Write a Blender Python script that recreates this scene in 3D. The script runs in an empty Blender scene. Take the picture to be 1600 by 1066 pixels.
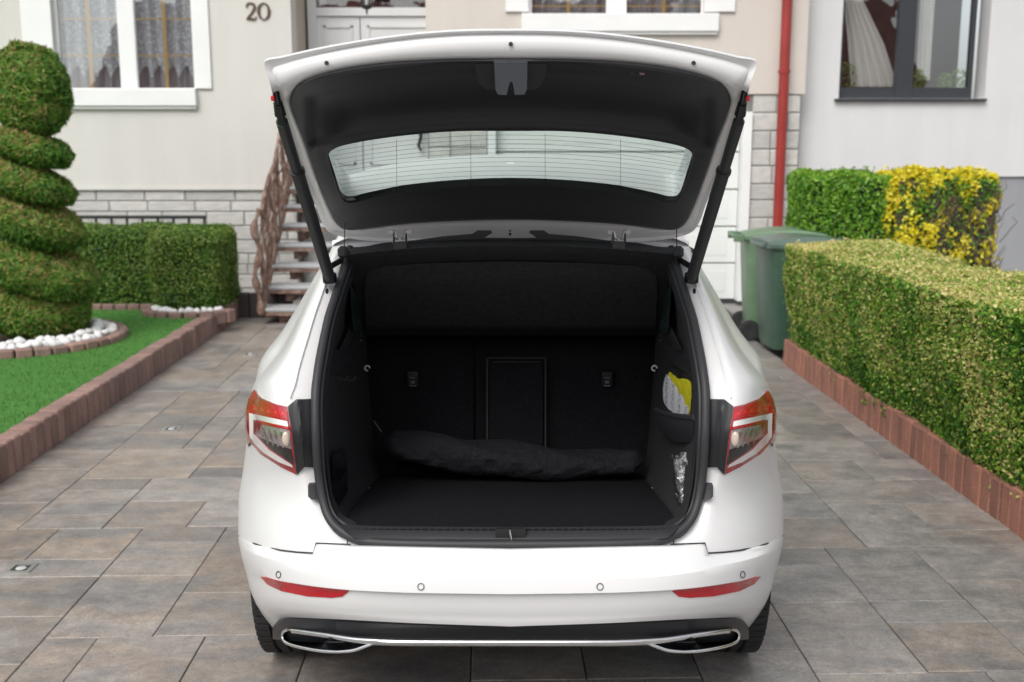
import bpy, bmesh, math, random
import numpy as np
from mathutils import Vector, Matrix, geometry
R = math.radians
random.seed(7); rng = np.random.default_rng(7)
sc = bpy.context.scene
col = sc.collection
# ------------------------------------------------------------------ camera, sky, sun, exposure
F = 1700.0; PITCH = math.atan((533-229)/F); H = 1.74
cam = bpy.data.objects.new('camera', bpy.data.cameras.new('camera')); col.objects.link(cam)
cam.data.sensor_width = 36; cam.data.lens = 36*F/1600; cam.data.clip_end = 400; cam.data.clip_start = .05
cam.location = (0, 0, H); cam.rotation_euler = (math.pi/2-PITCH, 0, 0)
cam.data.dof.use_dof = True; cam.data.dof.focus_distance = 2.95; cam.data.dof.aperture_fstop = 4.0
sc.camera = cam
SUN_EL, SUN_AZ = R(48), R(205)          # high, behind the camera and to its left; veiled by cloud
w = bpy.data.worlds.new('World'); sc.world = w; w.use_nodes = True
nt = w.node_tree; bgn = nt.nodes['Background']
sk = nt.nodes.new('ShaderNodeTexSky'); sk.sky_type = 'NISHITA'; sk.sun_disc = False
sk.sun_elevation = SUN_EL; sk.sun_rotation = SUN_AZ; sk.air_density = 1.0; sk.dust_density = 3.0
hs = nt.nodes.new('ShaderNodeHueSaturation'); hs.inputs['Saturation'].default_value = .22
nt.links.new(sk.outputs[0], hs.inputs['Color']); nt.links.new(hs.outputs[0], bgn.inputs[0])
bgn.inputs[1].default_value = .14
sun = bpy.data.objects.new('sun', bpy.data.lights.new('sun', 'SUN')); col.objects.link(sun)
sun.data.energy = 1.25; sun.data.angle = R(30); sun.data.color = (1, .95, .885)
sd = Vector((math.sin(SUN_AZ)*math.cos(SUN_EL), math.cos(SUN_AZ)*math.cos(SUN_EL), math.sin(SUN_EL)))
sun.rotation_euler = sd.to_track_quat('Z', 'Y').to_euler(); sun.location = (0, -5, 12)
vs = sc.view_settings; vs.view_transform = 'Standard'; vs.look = 'None'; vs.gamma = 1; vs.use_curve_mapping = False
vs.exposure = .40

# ------------------------------------------------------------------ measuring helpers
cp, sp = math.cos(PITCH), math.sin(PITCH)
def P(px, py, D):                      # the point at distance D that a sight line through (px, py) of the survey photo meets
    u = px-800; v = py-533; s = D/(F*cp-v*sp)
    return Vector((u*s, D, H-(F*sp+v*cp)*s))
def Gd(px, py, z=0):
    v = py-533
    return P(px, py, (H-z)*(F*cp-v*sp)/(F*sp+v*cp))
YAW = math.atan((762-800)/F/cp); yc, ys_ = math.cos(YAW), math.sin(YAW)
def SF(x, y, z=0):                     # frame of the paving
    return Vector((x*yc+y*ys_, -x*ys_+y*yc, z))
def pchip(pairs):
    xs = np.array([p[0] for p in pairs], float); ys = np.array([p[1] for p in pairs], float)
    h = np.diff(xs); d = np.diff(ys)/h; m = np.zeros(len(xs))
    for i in range(1, len(xs)-1):
        if d[i-1]*d[i] > 0:
            w1 = 2*h[i]+h[i-1]; w2 = h[i]+2*h[i-1]; m[i] = (w1+w2)/(w1/d[i-1]+w2/d[i])
    m[0] = d[0]; m[-1] = d[-1]
    def f(x):
        x = min(max(x, xs[0]), xs[-1]); i = min(int(np.searchsorted(xs, x, side='right'))-1, len(xs)-2); i = max(i, 0)
        t = (x-xs[i])/h[i]
        return float((2*t**3-3*t*t+1)*ys[i]+(t**3-2*t*t+t)*h[i]*m[i]+(-2*t**3+3*t*t)*ys[i+1]+(t**3-t*t)*h[i]*m[i+1])
    return f
def lin(pairs):
    xs = [p[0] for p in pairs]; ys = [p[1] for p in pairs]
    return lambda x: float(np.interp(x, xs, ys))
def smooth_poly(pts, n=6, closed=False):   # Catmull-Rom through points of any dimension
    pts = [Vector(p) for p in pts]; N = len(pts); out = []
    for i in range(N if closed else N-1):
        p0 = pts[(i-1) % N] if closed or i > 0 else pts[0]; p1 = pts[i]; p2 = pts[(i+1) % N]
        p3 = pts[(i+2) % N] if closed or i+2 < N else pts[-1]
        for k in range(n):
            t = k/n
            out.append(.5*((2*p1)+(p2-p0)*t+(2*p0-5*p1+4*p2-p3)*t*t+(-p0+3*p1-3*p2+p3)*t**3))
    if not closed: out.append(pts[-1])
    return out

# ------------------------------------------------------------------ object helpers
def obj(name, me, parent=None, label=None, cat=None, group=None, kind=None):
    o = bpy.data.objects.new(name, me); col.objects.link(o)
    if parent: o.parent = parent
    return tag(o, label, cat, group, kind)
def tag(o, label=None, cat=None, group=None, kind=None):
    for k, v in (('label', label), ('category', cat), ('group', group), ('kind', kind)):
        if v: o[k] = v
    return o
def thing(name, loc, label, cat, group=None, rz=0):
    o = obj(name, None, None, label, cat, group); o.location = loc; o.rotation_euler = (0, 0, rz); o.empty_display_size = .1
    return o
class MB:
    def __init__(s): s.v = []; s.f = []
    def add(s, vs_, fs):
        o = len(s.v); s.v += [tuple(p) for p in vs_]; s.f += [tuple(i+o for i in f) for f in fs]; return s
    def box(s, c, d, rot=None, bev=0):
        x, y, z = d[0]/2, d[1]/2, d[2]/2
        if bev:
            b = bev; vs_ = []
            for sx in (-1, 1):
                for sy in (-1, 1):
                    for sz in (-1, 1):
                        vs_ += [(sx*(x-b), sy*(y-b), sz*z), (sx*x, sy*(y-b), sz*(z-b)), (sx*(x-b), sy*y, sz*(z-b))]
            I = lambda sx, sy, sz, k: ((sx > 0)*4+(sy > 0)*2+(sz > 0))*3+k
            fs = []
            for sz in (-1, 1): fs.append([I(-1, -1, sz, 0), I(1, -1, sz, 0), I(1, 1, sz, 0), I(-1, 1, sz, 0)][::sz])
            for sx in (-1, 1): fs.append([I(sx, -1, -1, 1), I(sx, 1, -1, 1), I(sx, 1, 1, 1), I(sx, -1, 1, 1)][::sx])
            for sy in (-1, 1): fs.append([I(-1, sy, -1, 2), I(-1, sy, 1, 2), I(1, sy, 1, 2), I(1, sy, -1, 2)][::sy])
            for a in (-1, 1):
                for b_ in (-1, 1):
                    fs.append([I(a, b_, -1, 1), I(a, b_, 1, 1), I(a, b_, 1, 2), I(a, b_, -1, 2)][::a*b_])
                    fs.append([I(a, -1, b_, 0), I(a, 1, b_, 0), I(a, 1, b_, 1), I(a, -1, b_, 1)][::-a*b_])
                    fs.append([I(-1, a, b_, 0), I(1, a, b_, 0), I(1, a, b_, 2), I(-1, a, b_, 2)][::a*b_])
                    for c_ in (-1, 1): fs.append([I(a, b_, c_, 0), I(a, b_, c_, 1), I(a, b_, c_, 2)][::a*b_*c_])
        else:
            vs_ = [(a*x, b*y, c_*z) for a in (-1, 1) for b in (-1, 1) for c_ in (-1, 1)]
            fs = [(0, 1, 3, 2), (4, 6, 7, 5), (0, 4, 5, 1), (2, 3, 7, 6), (0, 2, 6, 4), (1, 5, 7, 3)]
        vs_ = [Vector(p) for p in vs_]
        if rot is not None: vs_ = [rot @ p for p in vs_]
        return s.add([p+Vector(c) for p in vs_], fs)
    def b2(s, x0, x1, y0, y1, z0, z1, bev=0):
        return s.box(((x0+x1)/2, (y0+y1)/2, (z0+z1)/2), (x1-x0, y1-y0, z1-z0), None, bev)
    def tube(s, pts, r, n=8, cap=True, flat=1.0, closed=False):
        pts = [Vector(p) for p in pts]; N = len(pts); vs_ = []; fs = []
        rr = r if isinstance(r, (list, tuple)) else [r]*N
        up = None
        for i, p in enumerate(pts):
            if closed: t = pts[(i+1) % N]-pts[i-1]
            else: t = pts[min(i+1, N-1)]-pts[max(i-1, 0)]
            t = t.normalized() if t.length > 1e-9 else Vector((0, 0, 1))
            if up is None:
                up = Vector((0, 0, 1)) if abs(t.z) < .9 else Vector((0, 1, 0))
            a = t.cross(up).normalized(); b = a.cross(t).normalized(); up = b
            for k in range(n):
                an = 2*math.pi*k/n
                vs_.append(p+a*math.cos(an)*rr[i]+b*math.sin(an)*rr[i]*flat)
        for i in range(N if closed else N-1):
            j = (i+1) % N
            for k in range(n): fs.append((i*n+k, i*n+(k+1) % n, j*n+(k+1) % n, j*n+k))
        if cap and not closed: fs += [tuple(range(n))[::-1], tuple((N-1)*n+k for k in range(n))]
        return s.add(vs_, fs)
    def grid(s, rows, flip=False, loop=False):
        m = len(rows[0]); vs_ = [p for r in rows for p in r]; fs = []
        for i in range(len(rows)-1):
            for j in range(m if loop else m-1):
                k = (j+1) % m
                f = (i*m+j, i*m+k, (i+1)*m+k, (i+1)*m+j)
                fs.append(f[::-1] if flip else f)
        return s.add(vs_, fs)
    def poly3(s, pts, back=None):       # planar-ish polygon, optional extrusion vector
        pts = [Vector(p) for p in pts]; n = len(pts)
        tris = geometry.tessellate_polygon([pts])
        if back is None: return s.add(pts, tris)
        b = Vector(back); o = len(s.v)
        s.add(pts+[p+b for p in pts], list(tris)+[tuple(n+i for i in t)[::-1] for t in tris]+[(i, (i+1) % n, n+(i+1) % n, n+i) for i in range(n)])
        return s
    def lathe(s, prof, c=(0, 0, 0), ax='z', n=32, a0=0, a1=2*math.pi):
        rows = []
        for k in range(n+1):
            an = a0+(a1-a0)*k/n; row = []
            for r, h in prof:
                q = (r*math.cos(an), r*math.sin(an), h) if ax == 'z' else (h, r*math.cos(an), r*math.sin(an)) if ax == 'x' else (r*math.cos(an), h, r*math.sin(an))
                row.append(Vector(q)+Vector(c))
            rows.append(row)
        return s.grid(rows)
    def mesh(s, name, mat, smooth=False, angle=None):
        me = bpy.data.meshes.new(name); me.from_pydata(s.v, [], s.f)
        me.validate()
        bm = bmesh.new(); bm.from_mesh(me); bmesh.ops.remove_doubles(bm, verts=bm.verts, dist=1e-5)
        if not getattr(s, 'keep', False): bmesh.ops.recalc_face_normals(bm, faces=bm.faces)
        if smooth:
            an = R(angle or 40)
            for f in bm.faces: f.smooth = True
            for e in bm.edges:
                if len(e.link_faces) == 2 and e.calc_face_angle(0) > an: e.smooth = False
        bm.to_mesh(me); bm.free()
        for m in (mat if isinstance(mat, (list, tuple)) else [mat]): me.materials.append(m)
        return me
    def build(s, name, mat, parent=None, smooth=False, angle=None, **kw):
        return obj(name, s.mesh(name, mat, smooth, angle), parent, **kw)

# ------------------------------------------------------------------ materials
class N:
    def __init__(s, name):
        s.m = bpy.data.materials.new(name); s.m.use_nodes = True; s.t = s.m.node_tree
        s.b = s.t.nodes['Principled BSDF']; s.out = s.t.nodes['Material Output']
    def n(s, ty, **kw):
        x = s.t.nodes.new('ShaderNode'+ty)
        for k, v in kw.items():
            if hasattr(x, k): setattr(x, k, v)
            else: x.inputs[k.replace('_', ' ')].default_value = v
        return x
    def l(s, a, b): s.t.links.new(a, b)
    def coord(s, what='Object', scale=(1, 1, 1), off=None):
        tc = s.n('TexCoord'); mp = s.n('Mapping'); mp.inputs['Scale'].default_value = scale
        s.l(tc.outputs[what], mp.inputs['Vector'])
        if off is not None: s.l(off, mp.inputs['Location'])
        return mp.outputs[0]
    def noise(s, vec, scale, detail=4, rough=.55):
        x = s.n('TexNoise'); x.inputs['Scale'].default_value = scale; x.inputs['Detail'].default_value = detail; x.inputs['Roughness'].default_value = rough
        s.l(vec, x.inputs['Vector']); return x.outputs['Fac']
    def ramp(s, fac, stops, interp='LINEAR'):
        r = s.n('ValToRGB'); r.color_ramp.interpolation = interp
        while len(r.color_ramp.elements) < len(stops): r.color_ramp.elements.new(.5)
        for e, (p, c) in zip(r.color_ramp.elements, stops):
            e.position = p; e.color = (*c, 1) if len(c) == 3 else c
        s.l(fac, r.inputs[0]); return r.outputs[0]
    def mix(s, f, a, b, mode='MIX'):
        x = s.n('MixRGB', blend_type=mode)
        for i, q in enumerate((f, a, b)):
            if isinstance(q, (int, float)): x.inputs[i].default_value = q
            elif isinstance(q, tuple): x.inputs[i].default_value = (*q, 1)
            else: s.l(q, x.inputs[i])
        return x.outputs[0]
    def bump(s, h, strength=.3, dist=.005):
        b = s.n('Bump'); b.inputs['Strength'].default_value = strength; b.inputs['Distance'].default_value = dist
        s.l(h, b.inputs['Height']); s.l(b.outputs[0], s.b.inputs['Normal'])
    def set(s, **kw):
        for k, v in kw.items():
            i = s.b.inputs[k.replace('_', ' ')]
            if isinstance(v, bpy.types.NodeSocket): s.l(v, i)
            elif isinstance(v, tuple): i.default_value = (*v, 1)
            else: i.default_value = v
        return s
def simple(name, c, rough=.5, metal=0, coat=0, noise=None, bump=None, sheen=0):
    m = N(name); m.set(Base_Color=c, Roughness=rough, Metallic=metal)
    if rough > .9 and max(c) < .02: m.b.inputs['Specular IOR Level'].default_value = .12
    if coat: m.set(Coat_Weight=coat, Coat_Roughness=.04)
    if sheen: m.set(Sheen_Weight=sheen)
    v = m.coord()
    if noise:
        sc_, amt = noise; f = m.noise(v, sc_)
        m.set(Base_Color=m.ramp(f, [(.3, tuple(max(0, x*(1-amt)) for x in c)), (.7, tuple(min(1, x*(1+amt)) for x in c))]))
    if bump:
        m.bump(m.noise(v, bump[0], 5), bump[1], bump[2] if len(bump) > 2 else .003)
    return m.m
M = {}
def car_paint():
    m = N('white_paint'); v = m.coord(); f = m.noise(v, 1.5, 3)
    m.set(Base_Color=m.ramp(f, [(.3, (.79, .795, .8)), (.7, (.815, .817, .82))]), Roughness=.34, Coat_Weight=.45, Coat_Roughness=.04)
    return m.m
M['paint'] = car_paint()
M['rubber'] = simple('black_rubber', (.032, .033, .037), .55, bump=(260, .2, .001))
M['plastic'] = simple('black_plastic', (.02, .021, .024), .42, bump=(500, .25, .0006))
M['trimplastic'] = simple('hatch_trim', (.028, .029, .033), .48, bump=(420, .3, .0008))
M['gloss'] = simple('gloss_black', (.012, .012, .015), .18)
M['carpet'] = simple('boot_carpet', (.012, .0125, .015), .95, noise=(120, .35), bump=(700, .6, .002))
M['carpet2'] = simple('side_carpet', (.018, .0185, .021), .95, noise=(90, .35), bump=(700, .6, .002))
M['fabric'] = simple('shelf_fabric', (.02, .021, .024), .9, noise=(60, .3), bump=(500, .5, .0015))
M['shelfpad'] = simple('shelf_padding', (.034, .035, .04), .9, noise=(60, .3), bump=(500, .5, .0015))
M['bagcloth'] = simple('bag_cloth', (.007, .0075, .0115), .85, bump=(34, .9, .018))
M['tyre'] = simple('tyre_rubber', (.02, .02, .021), .75, noise=(12, .3), bump=(200, .3, .001))
M['chrome'] = simple('brushed_chrome', (.86, .86, .87), .22, 1, noise=(40, .06))
M['steel'] = simple('galvanised_steel', (.62, .62, .6), .35, 1)
M['alloy'] = simple('alloy', (.35, .36, .38), .3, 1)
M['brake'] = simple('dark_metal', (.08, .08, .08), .5, .7)
M['greyplast'] = simple('grey_latch_cover', (.13, .145, .17), .4, bump=(300, .3, .0006))
M['lens_red'] = simple('red_lens', (.5, .004, .014), .2, coat=.4)
M['lens_dred'] = simple('dark_red_lens', (.36, .004, .012), .12, coat=1)
M['lens_pink'] = simple('bright_red_facets', (.8, .02, .03), .25, coat=1)
M['lens_white'] = simple('light_guide', (.9, .89, .88), .3, coat=1)
M['reflector'] = simple('lamp_reflector', (.38, .33, .33), .25, .3, noise=(90, .25), coat=.5)
M['bulb'] = simple('bulb_glass', (.62, .5, .42), .15, coat=1)
M['redclip'] = simple('red_clip', (.6, .02, .03), .4)
M['btn'] = simple('pale_pink_button', (.6, .36, .36), .5)
M['yellow'] = simple('hi_vis_yellow', (.85, .78, .02), .6, bump=(40, .5, .006))
M['lens_grey'] = simple('frosted_lens', (.5, .52, .53), .3)
def labelpaper():
    m = N('printed_leaflet'); v = m.coord(scale=(1, 1, 1)); wv = m.n('TexWave'); wv.inputs['Scale'].default_value = 30; wv.inputs['Distortion'].default_value = 1.2; wv.inputs['Detail Scale'].default_value = 6
    m.l(v, wv.inputs['Vector']); n2 = m.noise(v, 170, 2)
    a = m.ramp(wv.outputs['Fac'], [(.72, (0,)*3), (.8, (1,)*3)]); b = m.ramp(n2, [(.5, (0,)*3), (.55, (1,)*3)])
    k = m.mix(1.0, a, b, 'MULTIPLY'); m.set(Base_Color=m.mix(k, (.92, .92, .94), (.3, .3, .32)), Roughness=.6)
    return m.m
M['paper'] = labelpaper()
def clearfilm(name, tint=(1, 1, 1), base=.06, rough=.05, ior=1.45, bumpy=None, gl=1.0, edge=.9):
    m = N(name); t = m.t; t.nodes.remove(m.b)
    tr = m.n('BsdfTransparent'); tr.inputs[0].default_value = (*tint, 1)
    g = m.n('BsdfGlossy'); g.inputs['Roughness'].default_value = rough; g.inputs[0].default_value = (gl, gl, gl, 1)
    fr = m.n('LayerWeight'); fr.inputs[0].default_value = .5
    pw = m.n('Math', operation='POWER'); pw.inputs[1].default_value = 4.5; m.l(fr.outputs['Facing'], pw.inputs[0])
    ma = m.n('Math', operation='MULTIPLY_ADD'); ma.inputs[1].default_value = edge; ma.inputs[2].default_value = base+.04
    mx = m.n('MixShader'); m.l(pw.outputs[0], ma.inputs[0]); m.l(ma.outputs[0], mx.inputs[0]); m.l(tr.outputs[0], mx.inputs[1]); m.l(g.outputs[0], mx.inputs[2])
    m.l(mx.outputs[0], m.out.inputs[0])
    if bumpy:
        b = m.n('Bump'); b.inputs['Strength'].default_value = 1; b.inputs['Distance'].default_value = bumpy[1]
        m.l(m.noise(m.coord(), bumpy[0], 3), b.inputs['Height']); m.l(b.outputs[0], g.inputs['Normal']); m.l(b.outputs[0], fr.inputs['Normal'])
    return m.m
M['film'] = clearfilm('clear_film', (.9, .91, .93), .03, .2, 1.5, (45, .006), edge=.6)
M['tintglass'] = clearfilm('rear_screen_glass', (.7, .79, .765), .05, .01, 1.5)
M['darkglass'] = clearfilm('privacy_glass', (.12, .15, .15), .05, .01, 1.5)
M['winglass'] = clearfilm('window_glass', (.86, .88, .89), .07, .01, 1.6, (1.2, .004))
M['lampglass'] = clearfilm('lamp_cover', (1, 1, 1), .0, .03, 1.45, edge=.3)

def slab_mat():
    m = N('paving_stone'); oi = m.n('ObjectInfo')
    cx = m.n('CombineXYZ'); ml = m.n('Math', operation='MULTIPLY'); ml.inputs[1].default_value = 57.
    m.l(oi.outputs['Random'], ml.inputs[0])
    for i in range(3): m.l(ml.outputs[0], cx.inputs[i])
    v = m.coord('Object', (1, 1, 1), cx.outputs[0]); vs2 = m.coord('Object', (1.3, 2.6, 1), cx.outputs[0])
    big = m.noise(vs2, 1.5, 4, .55); med = m.noise(v, 9, 6, .65); fine = m.noise(v, 170, 4, .9)
    c = m.ramp(big, [(.24, (.155, .15, .15)), (.42, (.235, .22, .208)), (.53, (.29, .24, .2)), (.63, (.305, .275, .25)), (.8, (.215, .208, .205))])
    c = m.mix(1.0, c, m.ramp(med, [(.28, (.74, .75, .78)), (.7, (1.2, 1.18, 1.14))]), 'MULTIPLY')
    c = m.mix(1.0, c, m.ramp(fine, [(.32, (.66,)*3), (.7, (1.32,)*3)]), 'MULTIPLY')
    c = m.mix(1.0, c, m.ramp(m.noise(v, 45, 5, .8), [(.34, (.8, .8, .82)), (.5, (1, 1, 1)), (.68, (1.2, 1.19, 1.17))]), 'MULTIPLY')
    st2 = m.noise(m.coord('Object', (2.2, 3.4, 1), cx.outputs[0]), 4.5, 7, .72); c = m.mix(1.0, c, m.ramp(st2, [(.36, (.84, .84, .85)), (.5, (1, 1, 1)), (.66, (1.13, 1.12, 1.1))]), 'MULTIPLY')
    hs_ = m.n('HueSaturation'); m.l(c, hs_.inputs['Color'])
    sx = m.n('SeparateColor'); m.l(oi.outputs['Color'], sx.inputs[0]); m.l(sx.outputs[0], hs_.inputs['Saturation']); m.l(sx.outputs[1], hs_.inputs['Value'])
    m.set(Base_Color=hs_.outputs[0], Roughness=m.ramp(med, [(.3, (.3,)*3), (.7, (.46,)*3)]))
    m.bump(m.mix(.35, med, fine), .35, .004); return m.m
M['slab'] = slab_mat()
M['joint'] = simple('joint_sand', (.085, .08, .074), .95, noise=(60, .4))
def brick_mat(name, c, var):
    m = N(name); oi = m.n('ObjectInfo'); cx = m.n('CombineXYZ'); ml = m.n('Math', operation='MULTIPLY'); ml.inputs[1].default_value = 31.
    m.l(oi.outputs['Random'], ml.inputs[0]); [m.l(ml.outputs[0], cx.inputs[i]) for i in range(3)]
    v = m.coord('Object', (1, 1, 1), cx.outputs[0])
    cc = m.ramp(m.noise(v, 3, 6), [(.3, tuple(x*(1-var) for x in c)), (.7, tuple(x*(1+var) for x in c))])
    cc = m.mix(1.0, cc, m.ramp(m.noise(v, 160, 2), [(.3, (.7,)*3), (.7, (1.25,)*3)]), 'MULTIPLY')
    cc = m.mix(1.0, cc, m.ramp(oi.outputs['Random'], [(0, (.82, .84, .86)), (1, (1.15, 1.1, 1.08))]), 'MULTIPLY')
    m.set(Base_Color=cc, Roughness=.85); m.bump(m.noise(v, 120, 4), .5, .003); return m.m
M['brickL'] = brick_mat('kerb_brick', (.27, .175, .15), .28)
M['brickR'] = brick_mat('kerb_brick_red', (.33, .155, .11), .25)
M['brickD'] = brick_mat('dark_kerb_brick', (.06, .052, .05), .25)
def stone_mat():
    m = N('split_stone'); oi = m.n('ObjectInfo'); cx = m.n('CombineXYZ'); ml = m.n('Math', operation='MULTIPLY'); ml.inputs[1].default_value = 43.
    m.l(oi.outputs['Random'], ml.inputs[0]); [m.l(ml.outputs[0], cx.inputs[i]) for i in range(3)]
    v = m.coord('Object', (1, 1, 1), cx.outputs[0])
    cc = m.ramp(m.noise(v, 60, 5, .8), [(.34, (.36, .36, .35)), (.5, (.58, .575, .56)), (.66, (.74, .73, .71))])
    cc = m.mix(1.0, cc, m.ramp(m.noise(v, 3, 3), [(.3, (.86, .87, .88)), (.7, (1.1, 1.09, 1.06))]), 'MULTIPLY')
    cc = m.mix(1.0, cc, m.ramp(oi.outputs['Random'], [(0, (.84,)*3), (1, (1.12, 1.11, 1.1))]), 'MULTIPLY')
    m.set(Base_Color=cc, Roughness=.9); m.bump(m.noise(v, 70, 6), .6, .005); return m.m
M['stone'] = stone_mat()
M['mortar'] = simple('mortar', (.19, .19, .185), .95, noise=(40, .2))
def render_mat(name, c):
    m = N(name); v = m.coord('Object')
    cc = m.ramp(m.noise(v, .5, 5), [(.3, tuple(x*.94 for x in c)), (.7, tuple(x*1.05 for x in c))])
    st = m.coord('Object', (3, 3, .25)); cc = m.mix(1.0, cc, m.ramp(m.noise(st, 1.6, 5), [(.3, (.965,)*3), (.7, (1.02,)*3)]), 'MULTIPLY')
    m.set(Base_Color=cc, Roughness=.95); m.bump(m.noise(v, 55, 8, .75), .9, .006); return m.m
M['wallL'] = render_mat('grey_render', (.66, .645, .615)); M['wallR'] = render_mat('beige_render', (.66, .61, .56))
M['wallN'] = render_mat('white_render', (.665, .665, .672)); M['plinthN'] = render_mat('grey_plinth', (.3, .31, .33))
M['reveal'] = render_mat('reveal_render', (.5, .44, .38))
M['upvc'] = simple('white_frame', (.82, .83, .83), .35, noise=(3, .03))
M['anth'] = simple('anthracite_frame', (.03, .034, .042), .4)
M['gold'] = simple('gold_muntin', (.62, .4, .14), .4, .3)
M['doorpaint'] = simple('door_paint', (.7, .71, .72), .4, noise=(2, .04))
M['garage'] = simple('garage_paint', (.72, .745, .73), .5, noise=(2, .05), bump=(60, .15, .003))
M['concrete'] = simple('light_concrete', (.42, .42, .4), .9, noise=(30, .2), bump=(90, .4, .004))
M['pipe'] = simple('red_downpipe', (.3, .032, .027), .35, noise=(3, .12))
M['black'] = simple('black_iron', (.02, .02, .022), .5)
M['dark'] = simple('dark_room', (.03, .03, .032), .9)
M['bronze'] = simple('bronze_number', (.12, .085, .055), .4, .7)
M['redcurtain'] = simple('dark_red_curtain', (.1, .022, .02), .9, bump=(30, .6, .02))
def lace():
    m = N('lace_curtain'); v = m.coord('Object'); vo = m.n('TexVoronoi'); vo.inputs['Scale'].default_value = 26; m.l(v, vo.inputs['Vector'])
    c = m.ramp(vo.outputs['Distance'], [(.15, (.85, .87, .9)), (.5, (.5, .51, .54))])
    m.set(Base_Color=c, Roughness=.9); tr = m.n('BsdfTransparent'); mx = m.n('MixShader')
    f = m.ramp(m.noise(v, 60, 3), [(.4, (.0,)*3), (.7, (.35,)*3)]); m.l(f, mx.inputs[0]); m.l(m.b.outputs[0], mx.inputs[1]); m.l(tr.outputs[0], mx.inputs[2]); m.l(mx.outputs[0], m.out.inputs[0]); return m.m
M['lace'] = lace()
M['sheer'] = simple('white_drape', (.75, .72, .68), .9)
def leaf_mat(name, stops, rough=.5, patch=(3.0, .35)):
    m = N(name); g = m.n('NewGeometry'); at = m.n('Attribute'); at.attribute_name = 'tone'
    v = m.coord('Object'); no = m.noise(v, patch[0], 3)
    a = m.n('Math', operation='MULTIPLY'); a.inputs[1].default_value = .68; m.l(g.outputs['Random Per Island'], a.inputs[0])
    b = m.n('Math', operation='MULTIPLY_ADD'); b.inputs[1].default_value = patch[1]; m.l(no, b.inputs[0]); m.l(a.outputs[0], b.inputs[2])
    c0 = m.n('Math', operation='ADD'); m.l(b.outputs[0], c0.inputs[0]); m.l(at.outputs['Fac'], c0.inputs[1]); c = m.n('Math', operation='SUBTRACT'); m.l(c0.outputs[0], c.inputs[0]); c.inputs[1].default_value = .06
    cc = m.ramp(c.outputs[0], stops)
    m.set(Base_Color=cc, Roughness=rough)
    tl = m.n('BsdfTranslucent'); m.l(cc, tl.inputs[0]); mx = m.n('MixShader'); mx.inputs[0].default_value = .3
    m.l(m.b.outputs[0], mx.inputs[1]); m.l(tl.outputs[0], mx.inputs[2]); m.l(mx.outputs[0], m.out.inputs[0])
    return m.m
M['box_leaf'] = leaf_mat('box_hedge_leaf', [(.1, (.03, .11, .006)), (.3, (.08, .24, .014)), (.46, (.2, .4, .03)), (.62, (.48, .5, .12)), (.9, (.8, .68, .32))])
M['thuja'] = leaf_mat('thuja_leaf', [(.1, (.02, .1, .01)), (.38, (.07, .23, .02)), (.6, (.18, .34, .04)), (.84, (.34, .3, .09)), (1.05, (.5, .3, .16))], .6)
M['privet'] = leaf_mat('privet_leaf', [(.1, (.035, .13, .01)), (.35, (.1, .29, .02)), (.6, (.24, .47, .04)), (1, (.42, .56, .08))], .45)
M['forsy'] = leaf_mat('forsythia_petal', [(.1, (.6, .5, .012)), (.5, (.85, .74, .02)), (1, (.92, .86, .2))], .5)
M['grass'] = leaf_mat('turf_blade', [(.1, (.035, .13, .018)), (.5, (.08, .25, .032)), (1, (.19, .38, .08))], .6, (6, .3))
M['turf'] = simple('turf_backing', (.06, .2, .03), .9, noise=(40, .3))
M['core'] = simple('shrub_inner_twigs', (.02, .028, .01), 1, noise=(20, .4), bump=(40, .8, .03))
M['coreb'] = simple('bare_twigs', (.07, .05, .035), 1, noise=(20, .4), bump=(40, .8, .03))
M['bark'] = simple('bark', (.09, .06, .04), .9, bump=(30, .8, .01))
M['twig'] = simple('twig', (.12, .09, .07), .9)
M['pebble'] = simple('white_marble', (.8, .8, .79), .55, noise=(14, .06), bump=(60, .3, .004))
M['soil'] = simple('soil', (.05, .035, .025), 1, noise=(30, .4), bump=(50, .8, .02))
M['binA'] = simple('green_bin_plastic', (.05, .105, .07), .42, noise=(5, .12)); M['binB'] = simple('light_green_bin_plastic', (.13, .22, .13), .42, noise=(5, .12))
M['binlid'] = simple('grey_green_lid', (.1, .15, .125), .35, noise=(5, .12))
def branchm():
    m = N('copper_branch'); v = m.coord(); c = m.ramp(m.noise(v, 14, 6, .7), [(.3, (.075, .04, .03)), (.48, (.2, .115, .085)), (.62, (.3, .22, .18)), (.75, (.42, .37, .33))])
    m.set(Base_Color=c, Roughness=.7); m.bump(m.noise(v, 50, 4), .7, .006); return m.m
M['branch'] = branchm()
M['tread'] = simple('granite_tread', (.42, .43, .44), .7, noise=(90, .2)); M['treadside'] = branchm()
M['tile'] = simple('red_roof_tile', (.22, .06, .035), .7, noise=(3, .3)); M['asph'] = simple('pale_paving', (.27, .26, .25), .95, noise=(60, .3), bump=(150, .5, .005))

# ------------------------------------------------------------------ ground
g = MB(); g.add([(-150, -150, -.06), (150, -150, -.06), (150, 150, -.06), (-150, 150, -.06)], [(0, 1, 2, 3)]); g.build('ground', M['asph'], kind='structure')
UX, UY = .19*1.0116, .22*.882*(1.74/1.72)*.99
X0 = -1.58*1.0116; Y0 = None
def slabpt(k, j, z=0):
    x = X0+k*UX; y = 4.15*.882*1.0116-.005+j*.1925
    return SF(x, y+.019*(x-X0), z)
KL, KR, J0, J1 = -5, 21, -5, 46
drive = MB(); drive.poly3([slabpt(-5.2, -26, -.022), slabpt(22, -26, -.022), slabpt(22, 47, -.022), slabpt(-5.2, 47, -.022)]); drive = drive.build('driveway', M['joint'], kind='structure')
fc = MB(); fc.poly3([slabpt(-5.2, -60, -.012), slabpt(22, -60, -.012), slabpt(22, -5.1, -.012), slabpt(-5.2, -5.1, -.012)]); fc.build('pavement', M['asph'], kind='structure')
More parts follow.
